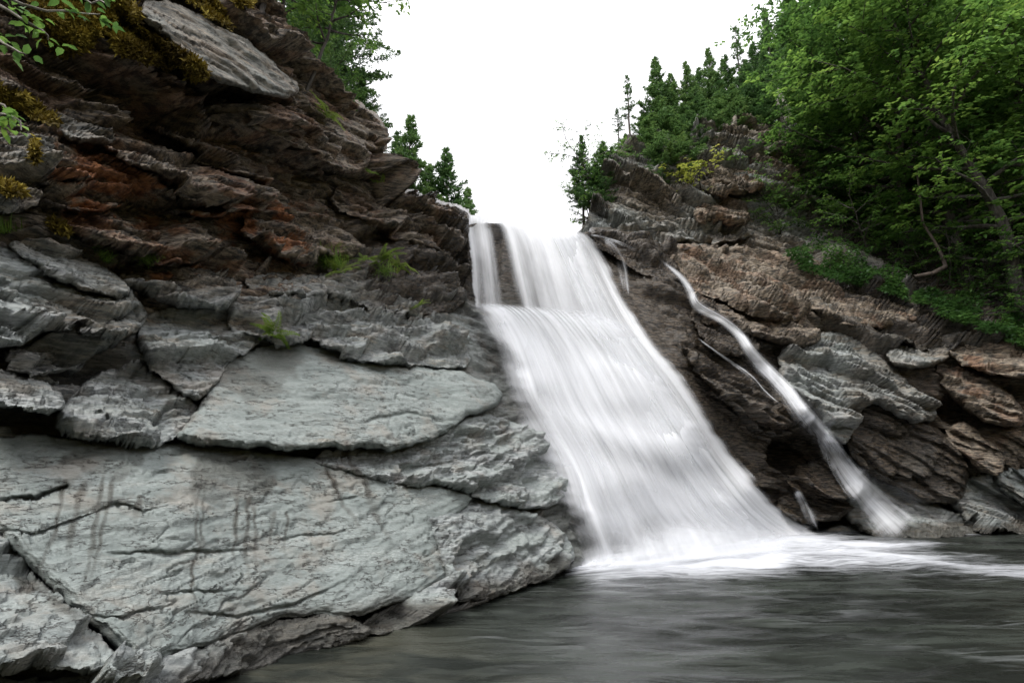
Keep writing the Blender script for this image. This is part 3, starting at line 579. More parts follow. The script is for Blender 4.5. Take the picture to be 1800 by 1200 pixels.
# crest of smooth water behind the lip
# lower cascade, three veils over the steps
CL = [(772,524),(815,540),(842,590),(858,645),(872,700),(902,750),(938,810),(952,870),(970,930),(984,1006)]
CR = [(1108,540),(1144,588),(1186,632),(1226,686),(1265,745),(1300,800),(1338,856),(1394,910),(1490,950)]
steps = ((.08, .20, .07), (.29, .13, .08), (.47, .15, .08), (.74, .08, .08))
def ccas(s, T, U, V):
    c = 1.02 + .2*sstep(.25, .7, s) - .10*sstep(.0, .3, T)
    for tc, amp, wd in steps:
        tj = tc+.11*noise(np.stack([s*3.1, T*0+tc*7, s*0], -1), 1, 31)+.05*s; k_ = np.clip(.5+1.3*noise(np.stack([s*3, T*0+tc*11, s*0], -1), 1, 32), 0, 1)
        c = c + (.20*np.exp(-((T-tj-.01)/.04)**2) - .24*np.exp(-((T-tj-.10)/.06)**2))*k_
    c = c - .22*sstep(.6, .95, T)*sstep(.6, .1, s)*(.4+.6*(noise(np.stack([s*7, T*5, s*0], -1), 1, 3) > 0)) + .35*sstep(.93, 1, T)
    c = c + .16*noise(np.stack([s*5, T*7, s*0], -1), 1, 7) - .5*sstep(.45, .8, s)*sstep(.16, 0, T)
    return c
parented(water_sheet('lower_cascade', CL, CR, .16, ccas, seed=3, lumps=steps, edge=(.14, .30), tips=(.09, .02), nu=200, nv=320))
CL2 = [(a+14, b) for a, b in CL]; CR2 = [(a-22, b) for a, b in CR]
parented(water_sheet('lower_cascade', CL2, CR2, .30, lambda s, T, U, V: ccas(s, T, U, V)-.22, seed=5, lumps=steps, edge=(.15, .2), tips=(.08, .02), uvs=1.4, nu=200, nv=320))
CR3 = [(a+40, b+2) for a, b in CR]; CL3 = [(a-10, b) for a, b in CL]
parented(water_sheet('spray', CL3, CR3, .42, lambda s, T, U, V: .26+.25*sstep(.55, 1, T)+.1*noise(np.stack([s*3, T*3, s*0], -1), 1, 9), seed=8, lumps=steps[1:3], edge=(.3, .35), tips=(.2, .05), uvs=.8))

ML = [(925,386),(948,440),(975,500),(1000,560),(1035,640),(1080,720),(1130,810),(1180,900),(1215,975)]
MR = [(1030,406),(1060,438),(1084,488),(1112,542),(1144,590),(1186,638),(1224,690),(1262,746),(1298,802),(1344,856),(1392,908),(1480,948)]
parented(water_sheet('main_chute', ML, MR, .34, lambda s, T, U, V: .62+.35*sstep(.5, .9, s)-.2*sstep(.25,0,T)+.12*noise(np.stack([s*4, T*6, s*0], -1), 1, 19), seed=12, lumps=((.35,.12,.1),(.7,.12,.1)), edge=(.45,.16), tips=(.02,.03), uvs=.7))
parented(water_sheet('spray', [(1000,900),(1004,950),(1008,1012)], [(1400,880),(1450,915),(1500,958)], .55, lambda s, T, U, V: .30+.5*sstep(.2, .9, T)-.25*np.abs(s-.5), depth=lambda U, V, s, T: np.minimum(BED(U, V), tpool(V)), seed=18, edge=(.2, .4), tips=(.5, .1), uvs=.5, nv=80))
# side stream on the right bank
st = bpy.data.objects.new('side_stream', None); S.collection.objects.link(st); st.location = (5.5, 10, 0)
tag(st, 'narrow white side stream tumbling down the rocks right of the waterfall', 'stream')
def sfix(o): o.parent = st; o.matrix_parent_inverse = Matrix.Translation(-st.location); return o
def ribbon(name, mid, wid, off, c0, seed, nu=34, nv=220, uvs=.55):
    m = np.array(mid, float); w = np.array(wid, float); d = np.gradient(m, axis=0); nn = np.stack([d[:, 1], -d[:, 0]], 1); nn /= np.linalg.norm(nn, axis=1)[:, None]
    Lf = m-nn*w[:, None]/2; Rt = m+nn*w[:, None]/2
    return sfix(water_sheet(name, Rt, Lf, off, lambda s, T, U, V: c0-.06+.4*noise(np.stack([s*2, T*3, s*0], -1), 1, seed), depth=lambda U, V, s, T: bil(ZS, U, V), nu=nu, nv=nv, seed=seed, edge=(.45, .45), tips=(.12, .25 if name == 'trickle' else .12), uvs=uvs, ridge=.015))
MS = [(1150,448),(1178,470),(1200,490),(1214,512),(1222,538),(1262,556),(1300,584),(1318,616),(1352,650),(1386,684),(1412,722),(1448,762),(1472,800),(1486,828)]
ribbon('upper_run', MS, [8,12,18,26,32,24,26,34,36,38,44,52,58,64], .10, .82, 4)
ribbon('upper_run', MS, [16,20,28,36,42,34,38,48,52,56,66,76,84,90], .06, .45, 14)
ribbon('lower_run', [(1440,752),(1468,795),(1490,830),(1518,862),(1548,894),(1576,920),(1598,942)], [36,56,66,78,94,108,124], .09, .80, 5, uvs=.8)
ribbon('lower_run', [(1490,822),(1545,862),(1590,892),(1630,915),(1664,940)], [40,80,120,150,180], .05, .46, 6, uvs=1.2)
ribbon('trickle', [(1222,590),(1262,620),(1295,642),(1325,664),(1345,690),(1385,722)], [6,8,12,14,14,16], .07, .5, 17)
ribbon('trickle', [(1432,752),(1442,772),(1450,790),(1456,818)], [14,24,24,20], .08, .6, 9)
ribbon('trickle', [(1400,858),(1412,882),(1424,908),(1438,938)], [24,34,32,40], .07, .5, 11)
ribbon('trickle', [(1060,416),(1078,432),(1092,456),(1098,480),(1104,530)], [14,26,34,36,30], .06, .38, 12)
ribbon('trickle', [(1034,412),(1062,418),(1092,426),(1130,446)], [10,12,14,10], .05, .4, 13)

# pool
def pool_material():
    m, nt, L = nodes('pool_water')
    out = N(nt, 'ShaderNodeOutputMaterial'); mx = N(nt, 'ShaderNodeMixShader'); L(mx.outputs[0], out.inputs[0])
    b = N(nt, 'ShaderNodeBsdfPrincipled'); b.inputs['IOR'].default_value = 1.33
    fo = N(nt, 'ShaderNodeBsdfPrincipled'); fo.inputs['Base Color'].default_value = (.62, .64, .68, 1); fo.inputs['Roughness'].default_value = .8
    L(b.outputs[0], mx.inputs[1]); L(fo.outputs[0], mx.inputs[2])
    geo = N(nt, 'ShaderNodeNewGeometry')
    def nz(rot, sx, sy, sc, det, dist=0., rough=.55):
        mp = N(nt, 'ShaderNodeMapping'); mp.inputs['Rotation'].default_value = (0, 0, rot); mp.inputs['Scale'].default_value = (sx, sy, 1)
        L(geo.outputs['Position'], mp.inputs[0]); n = N(nt, 'ShaderNodeTexNoise'); n.inputs['Scale'].default_value = sc; n.inputs['Detail'].default_value = det
        n.inputs['Distortion'].default_value = dist; n.inputs['Roughness'].default_value = rough; L(mp.outputs[0], n.inputs[0]); return n.outputs[0]
    def rmp(f, a, c, lo=0., hi=1.):
        r = N(nt, 'ShaderNodeMapRange', interpolation_type='SMOOTHSTEP')
        for i, x in ((1, a), (2, c), (3, lo), (4, hi)): r.inputs[i].default_value = x
        L(f, r.inputs[0]); return r.outputs[0]
    def mth(op, a, c=0., cl=False):
        x = N(nt, 'ShaderNodeMath', operation=op); x.use_clamp = cl
        for i, s in ((0, a), (1, c)):
            if isinstance(s, (float, int)): x.inputs[i].default_value = s
            else: L(s, x.inputs[i])
        return x.outputs[0]
    big = nz(.3, .6, 1.6, 1.1, 5, 1.0); fine = nz(.15, .5, 3.0, 3.0, 6, 1.4, .6); fn2 = nz(-.25, .8, 3.5, 6.5, 4, .8)
    c = N(nt, 'ShaderNodeMixRGB'); c.inputs[1].default_value = (.010, .012, .010, 1); c.inputs[2].default_value = (.034, .040, .034, 1)
    L(rmp(mth('ADD', mth('MULTIPLY', big, .6), mth('MULTIPLY', fine, .4)), .42, .62), c.inputs[0])
    att = N(nt, 'ShaderNodeAttribute', attribute_name='foam'); at2 = N(nt, 'ShaderNodeAttribute', attribute_name='shoal')
    c2 = N(nt, 'ShaderNodeMixRGB'); c2.inputs[2].default_value = (.06, .06, .045, 1); L(c.outputs[0], c2.inputs[1]); L(mth('MULTIPLY', at2.outputs['Fac'], rmp(big, .4, .6)), c2.inputs[0])
    L(c2.outputs[0], b.inputs['Base Color']); L(rmp(fine, .3, .7, .16, .38), b.inputs['Roughness'])
    f = mth('ADD', att.outputs['Fac'], mth('ADD', mth('MULTIPLY', mth('SUBTRACT', fine, .5), 1.1), mth('MULTIPLY', mth('SUBTRACT', fn2, .5), .5)))
    f = mth('MULTIPLY', rmp(f, .05, 1.25), mth('MULTIPLY', att.outputs['Fac'], 5., True)); L(f, mx.inputs[0])
    bp = N(nt, 'ShaderNodeBump'); bp.inputs['Strength'].default_value = .09; bp.inputs['Distance'].default_value = .12
    L(mth('ADD', fine, mth('MULTIPLY', fn2, .5)), bp.inputs['Height']); L(bp.outputs[0], b.inputs['Normal'])
    return m
POOL = pool_material()
xs = np.concatenate([np.arange(-14, -3, .4), np.arange(-3, 12, .05), np.arange(12, 30, .5)]); ys = np.concatenate([np.arange(-12, 1.5, .4), np.arange(1.5, 13, .05)])
X, Y = np.meshgrid(xs, ys); PP = np.stack([X, Y, X*0], -1); u, v, t = project(PP)
h = .02*noise(PP*np.array([.8, 1.6, 1]), 1.6, 2)+.012*noise(PP*np.array([.7, 2, 1]), 5, 3)
fx = [(960,1004,2),(1010,1002,14),(1060,1004,24),(1150,1000,26),(1250,994,30),(1350,975,36),(1420,968,34),(1500,972,30),(1600,985,24),(1700,998,17),(1800,1004,15),(2000,1010,12)]
cy = interp(u, [(a, b) for a, b, c in fx]); hw = interp(u, [(a, c) for a, b, c in fx])
ok = (t > .5) & (u > 950) & (u < 2600)
vv = v+10*noise(PP*np.array([.5, 1.2, 1]), 1.2, 41)+5*noise(PP*np.array([.6, 2, 1]), 4, 42)
foam = np.where(ok, .92*np.exp(-(np.abs(vv-cy)/hw)**1.6*1.2), 0)*sstep(960, 1020, u)*(1-.35*sstep(1450, 1800, u))
foam += np.where(ok, .8*np.exp(-((v-938)/4)**2)*sstep(1540,1580,u)*sstep(1740,1680,u), 0) + np.where(ok, .45*np.exp(-((v-958)/6)**2)*sstep(1450,1500,u)*sstep(1680,1600,u), 0)
foam += np.where(ok, .7*sstep(1250,1350,u)*sstep(1520,1400,u)*np.exp(-((v-948)/10)**2), 0)
foam += np.where(ok & (v < 1000), .5*sstep(1000, 1030, u)*sstep(1400, 1350, u), 0) + .13*sstep(.1,.35,noise(PP*np.array([.7,1.8,1]),1.3,17))
h += .05*np.clip(foam, 0, 1)*(.6+noise(PP, 2, 9))
PP[..., 2] = h*sstep(0, 1, Y*0+1) 
shoal = np.where(t > .5, sstep(900, 500, u-(v-1100)*1.5), 0)
o = mesh_obj('pool', PP.reshape(-1, 3), gridfaces(*X.shape), POOL, attrs={'foam': (.9*foam).ravel(), 'shoal': shoal.ravel()}); o['kind'] = 'structure'

# ------------------------------------------------------------------ plants
def leaf_material(name, cols, transl=.35, rough=.45):
    m, nt, L = nodes(name)
    out = N(nt, 'ShaderNodeOutputMaterial'); mx = N(nt, 'ShaderNodeMixShader'); mx.inputs[0].default_value = transl; L(mx.outputs[0], out.inputs[0])
    b = N(nt, 'ShaderNodeBsdfPrincipled'); b.inputs['Roughness'].default_value = rough; b.inputs['Specular IOR Level'].default_value = .35; t = N(nt, 'ShaderNodeBsdfTranslucent')
    L(b.outputs[0], mx.inputs[1]); L(t.outputs[0], mx.inputs[2])
    att = N(nt, 'ShaderNodeAttribute', attribute_name='tone'); r = N(nt, 'ShaderNodeValToRGB'); r.color_ramp.elements[0].color = cols[0]+(1,); r.color_ramp.elements[1].color = cols[-1]+(1,)
    for i, c in enumerate(cols[1:-1]): e = r.color_ramp.elements.new((i+1)/(len(cols)-1)); e.color = c+(1,)
    oi = N(nt, 'ShaderNodeObjectInfo'); ad = N(nt, 'ShaderNodeMath', operation='MULTIPLY_ADD'); ad.inputs[1].default_value = .3; L(oi.outputs['Random'], ad.inputs[0]); L(att.outputs['Fac'], ad.inputs[2])
    sb = N(nt, 'ShaderNodeMath', operation='SUBTRACT'); sb.inputs[1].default_value = .15; L(ad.outputs[0], sb.inputs[0])
    L(sb.outputs[0], r.inputs[0]); L(r.outputs[0], b.inputs['Base Color'])
    hb = N(nt, 'ShaderNodeHueSaturation'); hb.inputs['Hue'].default_value = .485; hb.inputs['Value'].default_value = 1.3; L(r.outputs[0], hb.inputs['Color']); L(hb.outputs[0], t.inputs[0])
    return m
def bark_material(name, a, b_):
    m, nt, L = nodes(name); out = N(nt, 'ShaderNodeOutputMaterial'); b = N(nt, 'ShaderNodeBsdfPrincipled'); L(b.outputs[0], out.inputs[0]); b.inputs['Roughness'].default_value = .85
    geo = N(nt, 'ShaderNodeNewGeometry'); mp = N(nt, 'ShaderNodeMapping'); mp.inputs['Scale'].default_value = (1, 1, .25); L(geo.outputs['Position'], mp.inputs[0])
    n = N(nt, 'ShaderNodeTexNoise'); n.inputs['Scale'].default_value = 22; n.inputs['Detail'].default_value = 6; L(mp.outputs[0], n.inputs[0])
    r = N(nt, 'ShaderNodeValToRGB'); r.color_ramp.elements[0].position = .35; r.color_ramp.elements[1].position = .68; r.color_ramp.elements[0].color = a+(1,); r.color_ramp.elements[1].color = b_+(1,)
    L(n.outputs[0], r.inputs[0]); L(r.outputs[0], b.inputs[0]); bp = N(nt, 'ShaderNodeBump'); bp.inputs['Distance'].default_value = .02; L(n.outputs[0], bp.inputs['Height']); L(bp.outputs[0], b.inputs['Normal'])
    return m
LEAF = leaf_material('leaf_green', [(.022,.065,.016), (.062,.148,.034), (.135,.275,.055), (.23,.38,.075)], .45)
YLEAF = leaf_material('leaf_yellow_green', [(.15,.20,.03), (.32,.38,.07), (.45,.46,.12)], .4)
NEEDLE = leaf_material('needles', [(.022,.062,.022), (.058,.135,.045), (.12,.235,.07), (.20,.30,.08)], .3, .6)
GRASS = leaf_material('grass_blades', [(.05,.10,.015), (.13,.24,.03), (.26,.34,.07)], .35)
MOSS = leaf_material('moss_tufts', [(.04,.028,.004), (.13,.095,.012), (.28,.22,.03), (.42,.35,.06)], .1, .9)
BARK = bark_material('bark_grey', (.03,.026,.023), (.12,.11,.10)); BARKD = bark_material('bark_brown', (.03,.022,.018), (.11,.085,.07)); DEAD = bark_material('dead_wood', (.16,.14,.12), (.42,.39,.36))
class B:                                                  # collects shapes of one mesh
    def __init__(s): s.v = []; s.f = []; s.n = 0; s.t = []
    def add(s, V, F, tone=None):
        V = np.asarray(V, float).reshape(-1, 3); s.v.append(V); s.f.append(np.asarray(F)+s.n); s.n += len(V)
        s.t.append(np.full(len(V), .5) if tone is None else np.broadcast_to(tone, len(V)))
    def tube(s, pts, rad, k=6):
        pts = np.asarray(pts, float); rad = np.broadcast_to(rad, len(pts)); d = np.gradient(pts, axis=0); d /= np.maximum(np.linalg.norm(d, axis=1), 1e-9)[:, None]
        r0 = np.array([.31, .95, .1]); a = np.cross(d, r0); a /= np.linalg.norm(a, axis=1)[:, None]; b = np.cross(d, a)
        th = np.arange(k)*2*np.pi/k; V = pts[:, None]+rad[:, None, None]*(a[:, None]*np.cos(th)[None, :, None]+b[:, None]*np.sin(th)[None, :, None])
        i = np.arange(len(pts)-1)[:, None]*k+np.arange(k)[None]; j = np.arange(len(pts)-1)[:, None]*k+((np.arange(k)+1) % k)[None]
        s.add(V, np.stack([i, j, j+k, i+k], -1).reshape(-1, 4))
    def leaves(s, pos, dirv, up, ln, wd, tone):           # many pointed leaves at once
        pos = np.asarray(pos); side = np.cross(dirv, up); side /= np.maximum(np.linalg.norm(side, axis=1), 1e-9)[:, None]
        ln = np.broadcast_to(ln, len(pos))[:, None]; wd = np.broadcast_to(wd, len(pos))[:, None]
        nrm = np.cross(side, dirv)
        V = np.stack([pos, pos+dirv*ln*.42+side*wd*.5+nrm*wd*.12, pos+dirv*ln-nrm*ln*.08, pos+dirv*ln*.42-side*wd*.5+nrm*wd*.12], 1)
        s.add(V, np.arange(len(pos)*4).reshape(-1, 4), np.repeat(tone, 4))
    def leaves6(s, pos, dirv, up, ln, wd, tone):          # ovate leaf with a folded midrib, for near twigs
        side = unit(np.cross(dirv, up)); ln = np.broadcast_to(ln, len(pos))[:, None]; wd = np.broadcast_to(wd, len(pos))[:, None]; nr_ = np.cross(side, dirv); f = nr_*wd*.16
        V = np.stack([pos, pos+dirv*ln*.22+side*wd*.36+f, pos+dirv*ln*.62+side*wd*.42+f-nr_*ln*.05, pos+dirv*ln-nr_*ln*.18, pos+dirv*ln*.62-side*wd*.42+f-nr_*ln*.05, pos+dirv*ln*.22-side*wd*.36+f, pos+dirv*ln*.45], 1)
        i = np.arange(len(pos))[:, None]*7; F = np.concatenate([i+np.array([[0, 1, 6, 5]]), i+np.array([[1, 2, 3, 6]]), i+np.array([[6, 3, 4, 5]])]); s.add(V, F, np.repeat(tone, 7))
    def build(s, name, mat, parent=None, smooth=False):
        V = np.concatenate(s.v); F = np.concatenate(s.f)
        return mesh_obj(name, V, F, mat, parent, smooth=smooth, attrs={'tone': np.concatenate(s.t)})
def unit(v): return v/np.maximum(np.linalg.norm(v, axis=-1, keepdims=True), 1e-9)
def curve(a, d, L, n, bend, r): 
    p = [np.array(a, float)]; d = unit(np.array(d, float))
    for i in range(n): d = unit(d + np.array(bend)/n + r.normal(size=3)*.10); p.append(p[-1]+d*L/n)
    return np.array(p)
def spray(lf, path, r, size, spacing=.05, flat=.35, clump=.5, shoots=(.35, .7), start=.25, toneb=0., shootn=1.0, near=False):
    """side shoots with alternate leaves, held roughly level, as on birch, alder and maple"""
    seg = np.linalg.norm(np.diff(path, axis=0), axis=1); tot = seg.sum(); n = max(3, int(tot*6*shootn)); cs = np.r_[0, np.cumsum(seg)]/tot
    for i in range(n):
        s_ = start+(1-start)*(i+r.random())/n; p = np.array([np.interp(s_, cs, path[:, k]) for k in range(3)]); k = min(int(s_*(len(path)-1)), len(path)-2)
        d = unit(path[k+1]-path[k]); az = r.normal()*.5+(1 if i % 2 else -1)*.9; c, s2 = math.cos(az), math.sin(az)
        e = np.array([d[0]*c-d[1]*s2, d[0]*s2+d[1]*c, d[2]*.4+r.normal()*.15]); L = r.uniform(*shoots)*(1.15-.5*s_)
        q = curve(p, e, L, 4, (0, 0, -.25), r); m = max(4, int(L/spacing)*2); w = np.sort(r.random(m)); P = np.stack([np.interp(w*4, np.arange(5), q[:, k]) for k in range(3)], 1)
        dd = unit(q[-1]-q[0]); sgn = np.where(np.arange(m) % 2, 1, -1)[:, None]; sd = unit(np.cross(dd, [0, 0, 1]))[None]*sgn
        ld = unit(dd[None]*.6+sd*.8+r.normal(size=(m, 3))*.28+np.array([0, 0, -.18])); up = unit(np.array([0, 0, 1.])[None]+r.normal(size=(m, 3))*flat)
        (lf.leaves6 if near else lf.leaves)(P+r.normal(size=(m, 3))*.015, ld, up, size*r.uniform(.7, 1.2, m), size*.62*r.uniform(.8, 1.1, m), np.clip(.45+toneb+r.normal()*.13+r.normal(size=m)*.10, 0, 1))
def broadleaf(name, seed, H, R, base=.25, size=.085, limbs=22, lean=(0, 0), mat=None, bark=None, tr=None, stems=1, flatten=.5, shootn=1.0, shoots=(.35, .7)):
    r = np.random.default_rng(seed); root = bpy.data.objects.new(name, None); S.collection.objects.link(root); wd, lf = B(), B(); br = wd
    for k in range(stems):
        off = r.normal(size=2)*.12*(stems > 1); n = 10; z = np.linspace(0, 1, n+1)
        path = np.stack([off[0]+lean[0]*z**1.4+r.normal(size=n+1).cumsum()*.045*H/6+off[0]*z*4, off[1]+lean[1]*z**1.4+r.normal(size=n+1).cumsum()*.045*H/6+off[1]*z*4, z*H*(.93 if stems == 1 else r.uniform(.75, .98))], 1); path[0] = (off[0], off[1], -.25)
        wd.tube(path, (tr or .018*H)*(1-.88*z)+.004, 8)
        for i in range(limbs//stems):
            s_ = base+(1-base)*((i+r.random())/(limbs/stems))**.9; p = np.array([np.interp(s_, z, path[:, j]) for j in range(3)]); az = i*2.4+r.normal()*.4
            x = (s_-base)/(1-base); Rr = R*(.55+1.2*x)*(1-x**2.2)**.6*r.uniform(.65, 1.1)+.25
            d = (math.cos(az), math.sin(az), .25+.9*x*flatten); q = curve(p, d, Rr, 7, (0, 0, .15), r); br.tube(q, np.linspace(.010*H*(1-s_)+.012, .004, 8), 4)
            spray(lf, q, r, size, start=.2, toneb=r.normal()*.08, shootn=shootn, shoots=shoots)
            for w in range(2):
                a = q[3+w*2]; az2 = az+r.choice([-1, 1])*r.uniform(.5, 1.1); q2 = curve(a, (math.cos(az2), math.sin(az2), .2), Rr*.5, 5, (0, 0, .1), r); br.tube(q2, np.linspace(.008, .003, 6), 3); spray(lf, q2, r, size, start=.05, shootn=shootn, shoots=shoots)
    wd.build('trunk', bark or BARK, root, True); lf.build('crown', mat or LEAF, root); return root
def conifer(name, seed, H, R, base=.06, dens=1.0, gap=0., needle=.10, droop=-.25, dead=.0):
    r = np.random.default_rng(seed); root = bpy.data.objects.new(name, None); S.collection.objects.link(root); wd, lf = B(), B(); br = wd
    z = np.linspace(0, 1, 9); path = np.stack([r.normal(size=9).cumsum()*.012*H/3, r.normal(size=9).cumsum()*.012*H/3, z*H], 1); path[0] = (0, 0, -.3)
    wd.tube(path, (.014*H+.01)*(1-.93*z)+.003, 6); nb = int(34*H/4*dens)*4
    for i in range(nb):
        x = ((i+r.random())/nb)**.85; s_ = base+(1-base)*x*.985; side = r.random()
        L = R*(1-x)**1.05*r.uniform(.45, 1.2)*(1-.35*(x < .12)); az = r.random()*6.283
        if r.random() < gap: continue
        if noise(np.array([[math.cos(az)*1.3, math.sin(az)*1.3, s_*H*1.1]]), 1, seed)[0] < -.2: L *= .4
        L = L+.05; p = np.array([np.interp(s_, z, path[:, j]) for j in range(3)]); d = (math.cos(az), math.sin(az), .15+.8*x**2)
        q = curve(p, d, L, 4, (0, 0, droop*(1-x)+.25), r); br.tube(q, np.linspace(.006+.004*L, .002, 5), 3)
        m = max(5, int(L*62*dens**.3)); w = r.random(m)**.75; P = np.stack([np.interp(w*4, np.arange(5), q[:, k]) for k in range(3)], 1)
        dd = unit(q[-1]-q[0]); sd = unit(np.cross(dd, [0, 0, 1]))
        tl = (.26*L*(1-w)+.05)*r.uniform(.2, 1, m); lat = (r.random(m)*2-1)[:, None]; tip = P+sd*lat*tl[:, None]*1.6+dd*tl[:, None]*.6+np.array([0, 0, -.25])*tl[:, None]*np.abs(lat)
        for rep in range(3):
            ld = unit(dd[None]*.8+sd*lat*.9+r.normal(size=(m, 3))*.45+np.array([0, 0, .05])); up = unit(r.normal(size=(m, 3))+np.array([0, 0, .8]))
            a_ = r.random(m)[:, None]; lf.leaves(P*(1-a_)+tip*a_, ld, up, needle*r.uniform(.7, 1.3, m), needle*.30, np.clip(.30+.30*w+r.normal()*.08+r.normal(size=m)*.08, 0, 1))
    if dead:
        for i in range(int(dead)):
            s_ = r.uniform(.05, max(base, .2)+.1); az = r.random()*6.28; br.tube(curve(path[0]+(0, 0, s_*H), (math.cos(az), math.sin(az), -.1), R*.6, 3, (0, 0, -.3), r), np.linspace(.008, .002, 4), 3)
    wd.build('trunk', BARKD, root, True); lf.build('crown', NEEDLE, root); return root
def dup(root):
    o = root.copy(); S.collection.objects.link(o)
    for ch in root.children: c = ch.copy(); S.collection.objects.link(c); c.parent = o
    return o
def use(proto, used, loc, rz, sc, label, cat, group=None, tilt=(0, 0), sxy=1.0):
    o = proto if proto.name not in used else dup(proto)
    used.add(proto.name); o.location = loc; o.rotation_euler = (tilt[0], tilt[1], rz); o.scale = (sc*sxy, sc*sxy, sc); tag(o, label, cat, group); return o
used = set()
# ground the far trees stand on, above and behind the falls
gx, gy = np.meshgrid(np.linspace(-16, 1.2, 60), np.linspace(10.8, 45, 60)); gz = 4.6+.05*(gy-10)+.2*noise(np.stack([gx, gy, gx*0], -1), .4, 3)+1.9*sstep(-1, -5, gx)
gz = np.minimum(gz, CH+(gy)*.40)
o = mesh_obj('ground', np.stack([gx, gy, gz], -1).reshape(-1, 3), gridfaces(*gx.shape), ROCK, attrs={'kind': np.tile([.8, .3, .5, .8], (gx.size, 1))}); o['kind'] = 'structure'
def rooted(u, vtop, Y, z0):                               # height of a tree at distance Y whose tip shows at (u, vtop)
    d = ray(u, vtop); k = Y/d[1]; return np.array([d[0]*k, Y, z0]), CH+d[2]*k-z0
SPR = [conifer('spruce_tree', 100+i, 4.0, [1.15, 1.35, 1.1, 1.5][i], base=[.05, .1, .2, .08][i], dens=1.35, gap=0, dead=4) for i in range(4)]
THIN = [conifer('spruce_tree', 120+i, 4.0, .62, base=.38, dens=.6, gap=.25, dead=10) for i in range(2)]
def spruce(pr, u, vt, Y, z0, label, grp, sxy=1.0, rz=None):
    loc, H = rooted(u, vt, Y, z0); return use(pr, used, loc, random.random()*6.3 if rz is None else rz, H/4.0, label, 'spruce tree', grp, sxy=sxy)
GT = 'spruces on the skyline above the left cliff'
spruce(SPR[0], 727, 203, 15, 6.0, 'tall narrow spruce on the skyline between the left cliff and the falls', GT, 0.95)
spruce(SPR[1], 698, 232, 15.6, 6.0, 'spruce with a broken outline directly behind the left cliff edge', GT, 0.80)
spruce(SPR[2], 755, 292, 16, 6.0, 'low dark spruce in the gap between the two pointed spruces', GT, 1.10)
spruce(SPR[3], 789, 264, 16, 6.0, 'bushy pointed spruce just left of the lip of the falls', GT, 1.05)
spruce(SPR[0], 824, 332, 17, 6.3, 'short spruce nearest the lip of the falls', GT, 1.10)
BIG = [conifer('fir_tree', 140+i, 6.0, 2.0, base=.06, dens=1.6, gap=0, droop=-.5, dead=8, needle=.085) for i in range(1)]
def fir(u, vt, Y, z0, label, sxy=1.0):
    loc, H = rooted(u, vt, Y, z0); return use(BIG[0], used, loc, random.random()*6.3, H/6.0, label, 'fir tree', 'big firs behind the left cliff', sxy=sxy)
fir(606, -200, 11.0, 7.6, 'large dark fir with drooping boughs at the right end of the left cliff top', .72)
fir(640, 120, 11.5, 7.6, 'young bright fir below the large dark fir on the cliff edge', 1.2)
fir(560, -200, 12, 8.3, 'tall fir half hidden behind the saplings on the left cliff', .9)
# spruces of the outcrop
def hill(u, v, dt=0.): return at(u, v, HILL(np.array([float(u)]), np.array([float(v)]))[0]+dt)
def osp(pr, u, vb, vt, dt, label, sxy=1.0, grp='spruces crowding the far outcrop'):
    p = hill(u, vb, dt); d = ray(u, vt); k = p[1]/d[1]; H = CH+d[2]*k-p[2]; p[0] = p[0]; return use(pr, used, tuple(p), random.random()*6.3, H/4.0, label, 'spruce tree', grp, sxy=sxy)
osp(THIN[0], 1108, 256, 132, .3, 'taller of the two thin bare-trunked spruces standing alone on the outcrop edge', 1.0)
osp(THIN[1], 1088, 262, 188, .3, 'shorter of the two thin bare-trunked spruces standing alone on the outcrop edge', 1.1)
osp(SPR[2], 1026, 395, 238, .4, 'ragged spruce leaning out over the falls from the left end of the outcrop', .8)
dense = 'spruce in the dense stand along the top of the far outcrop'
rows = [(1165,300,100,.2,1.0),(1190,290,130,.8,1.05),(1215,265,110,.6,.9),(1240,262,122,1.2,1.0),(1262,258,84,.8,.85),(1290,255,98,1.4,1.0),(1312,250,46,1.0,.75),(1340,250,76,1.6,1.0),(1372,242,16,1.2,.7),(1398,238,34,1.8,.85),(1175,300,150,.5,1.2),(1228,270,150,.5,1.2),(1276,262,130,.5,1.2),(1325,250,112,.6,1.2),(1360,245,90,.8,1.1),
        (1150,315,200,.0,1.7),(1180,320,190,.0,1.7),(1208,292,185,.2,1.8),(1236,268,170,.2,1.7),(1270,262,160,.2,1.8),(1300,255,150,.3,1.8),(1335,248,140,.3,1.7),(1160,350,260,-.1,1.5),(1325,235,110,2.4,1.4),(1422,238,-10,1.4,1.1),(1445,240,10,2.0,1.3),
        (1278,262,200,-.1,1.8),(1228,285,225,-.1,1.8),(1062,330,250,.0,1.7),(1050,372,285,-.1,1.6),(1078,300,258,-.1,1.8),(1195,300,220,-.1,1.9),(1250,275,215,-.1,1.9),(1300,262,205,-.1,1.8),(1138,300,200,.4,1.5),(1100,275,235,.2,1.9)]
for i, (u, vb, vt, dt, sx) in enumerate(rows): osp(SPR[i % 4] if i != 6 else THIN[0], u, vb, vt, dt, dense, sx)
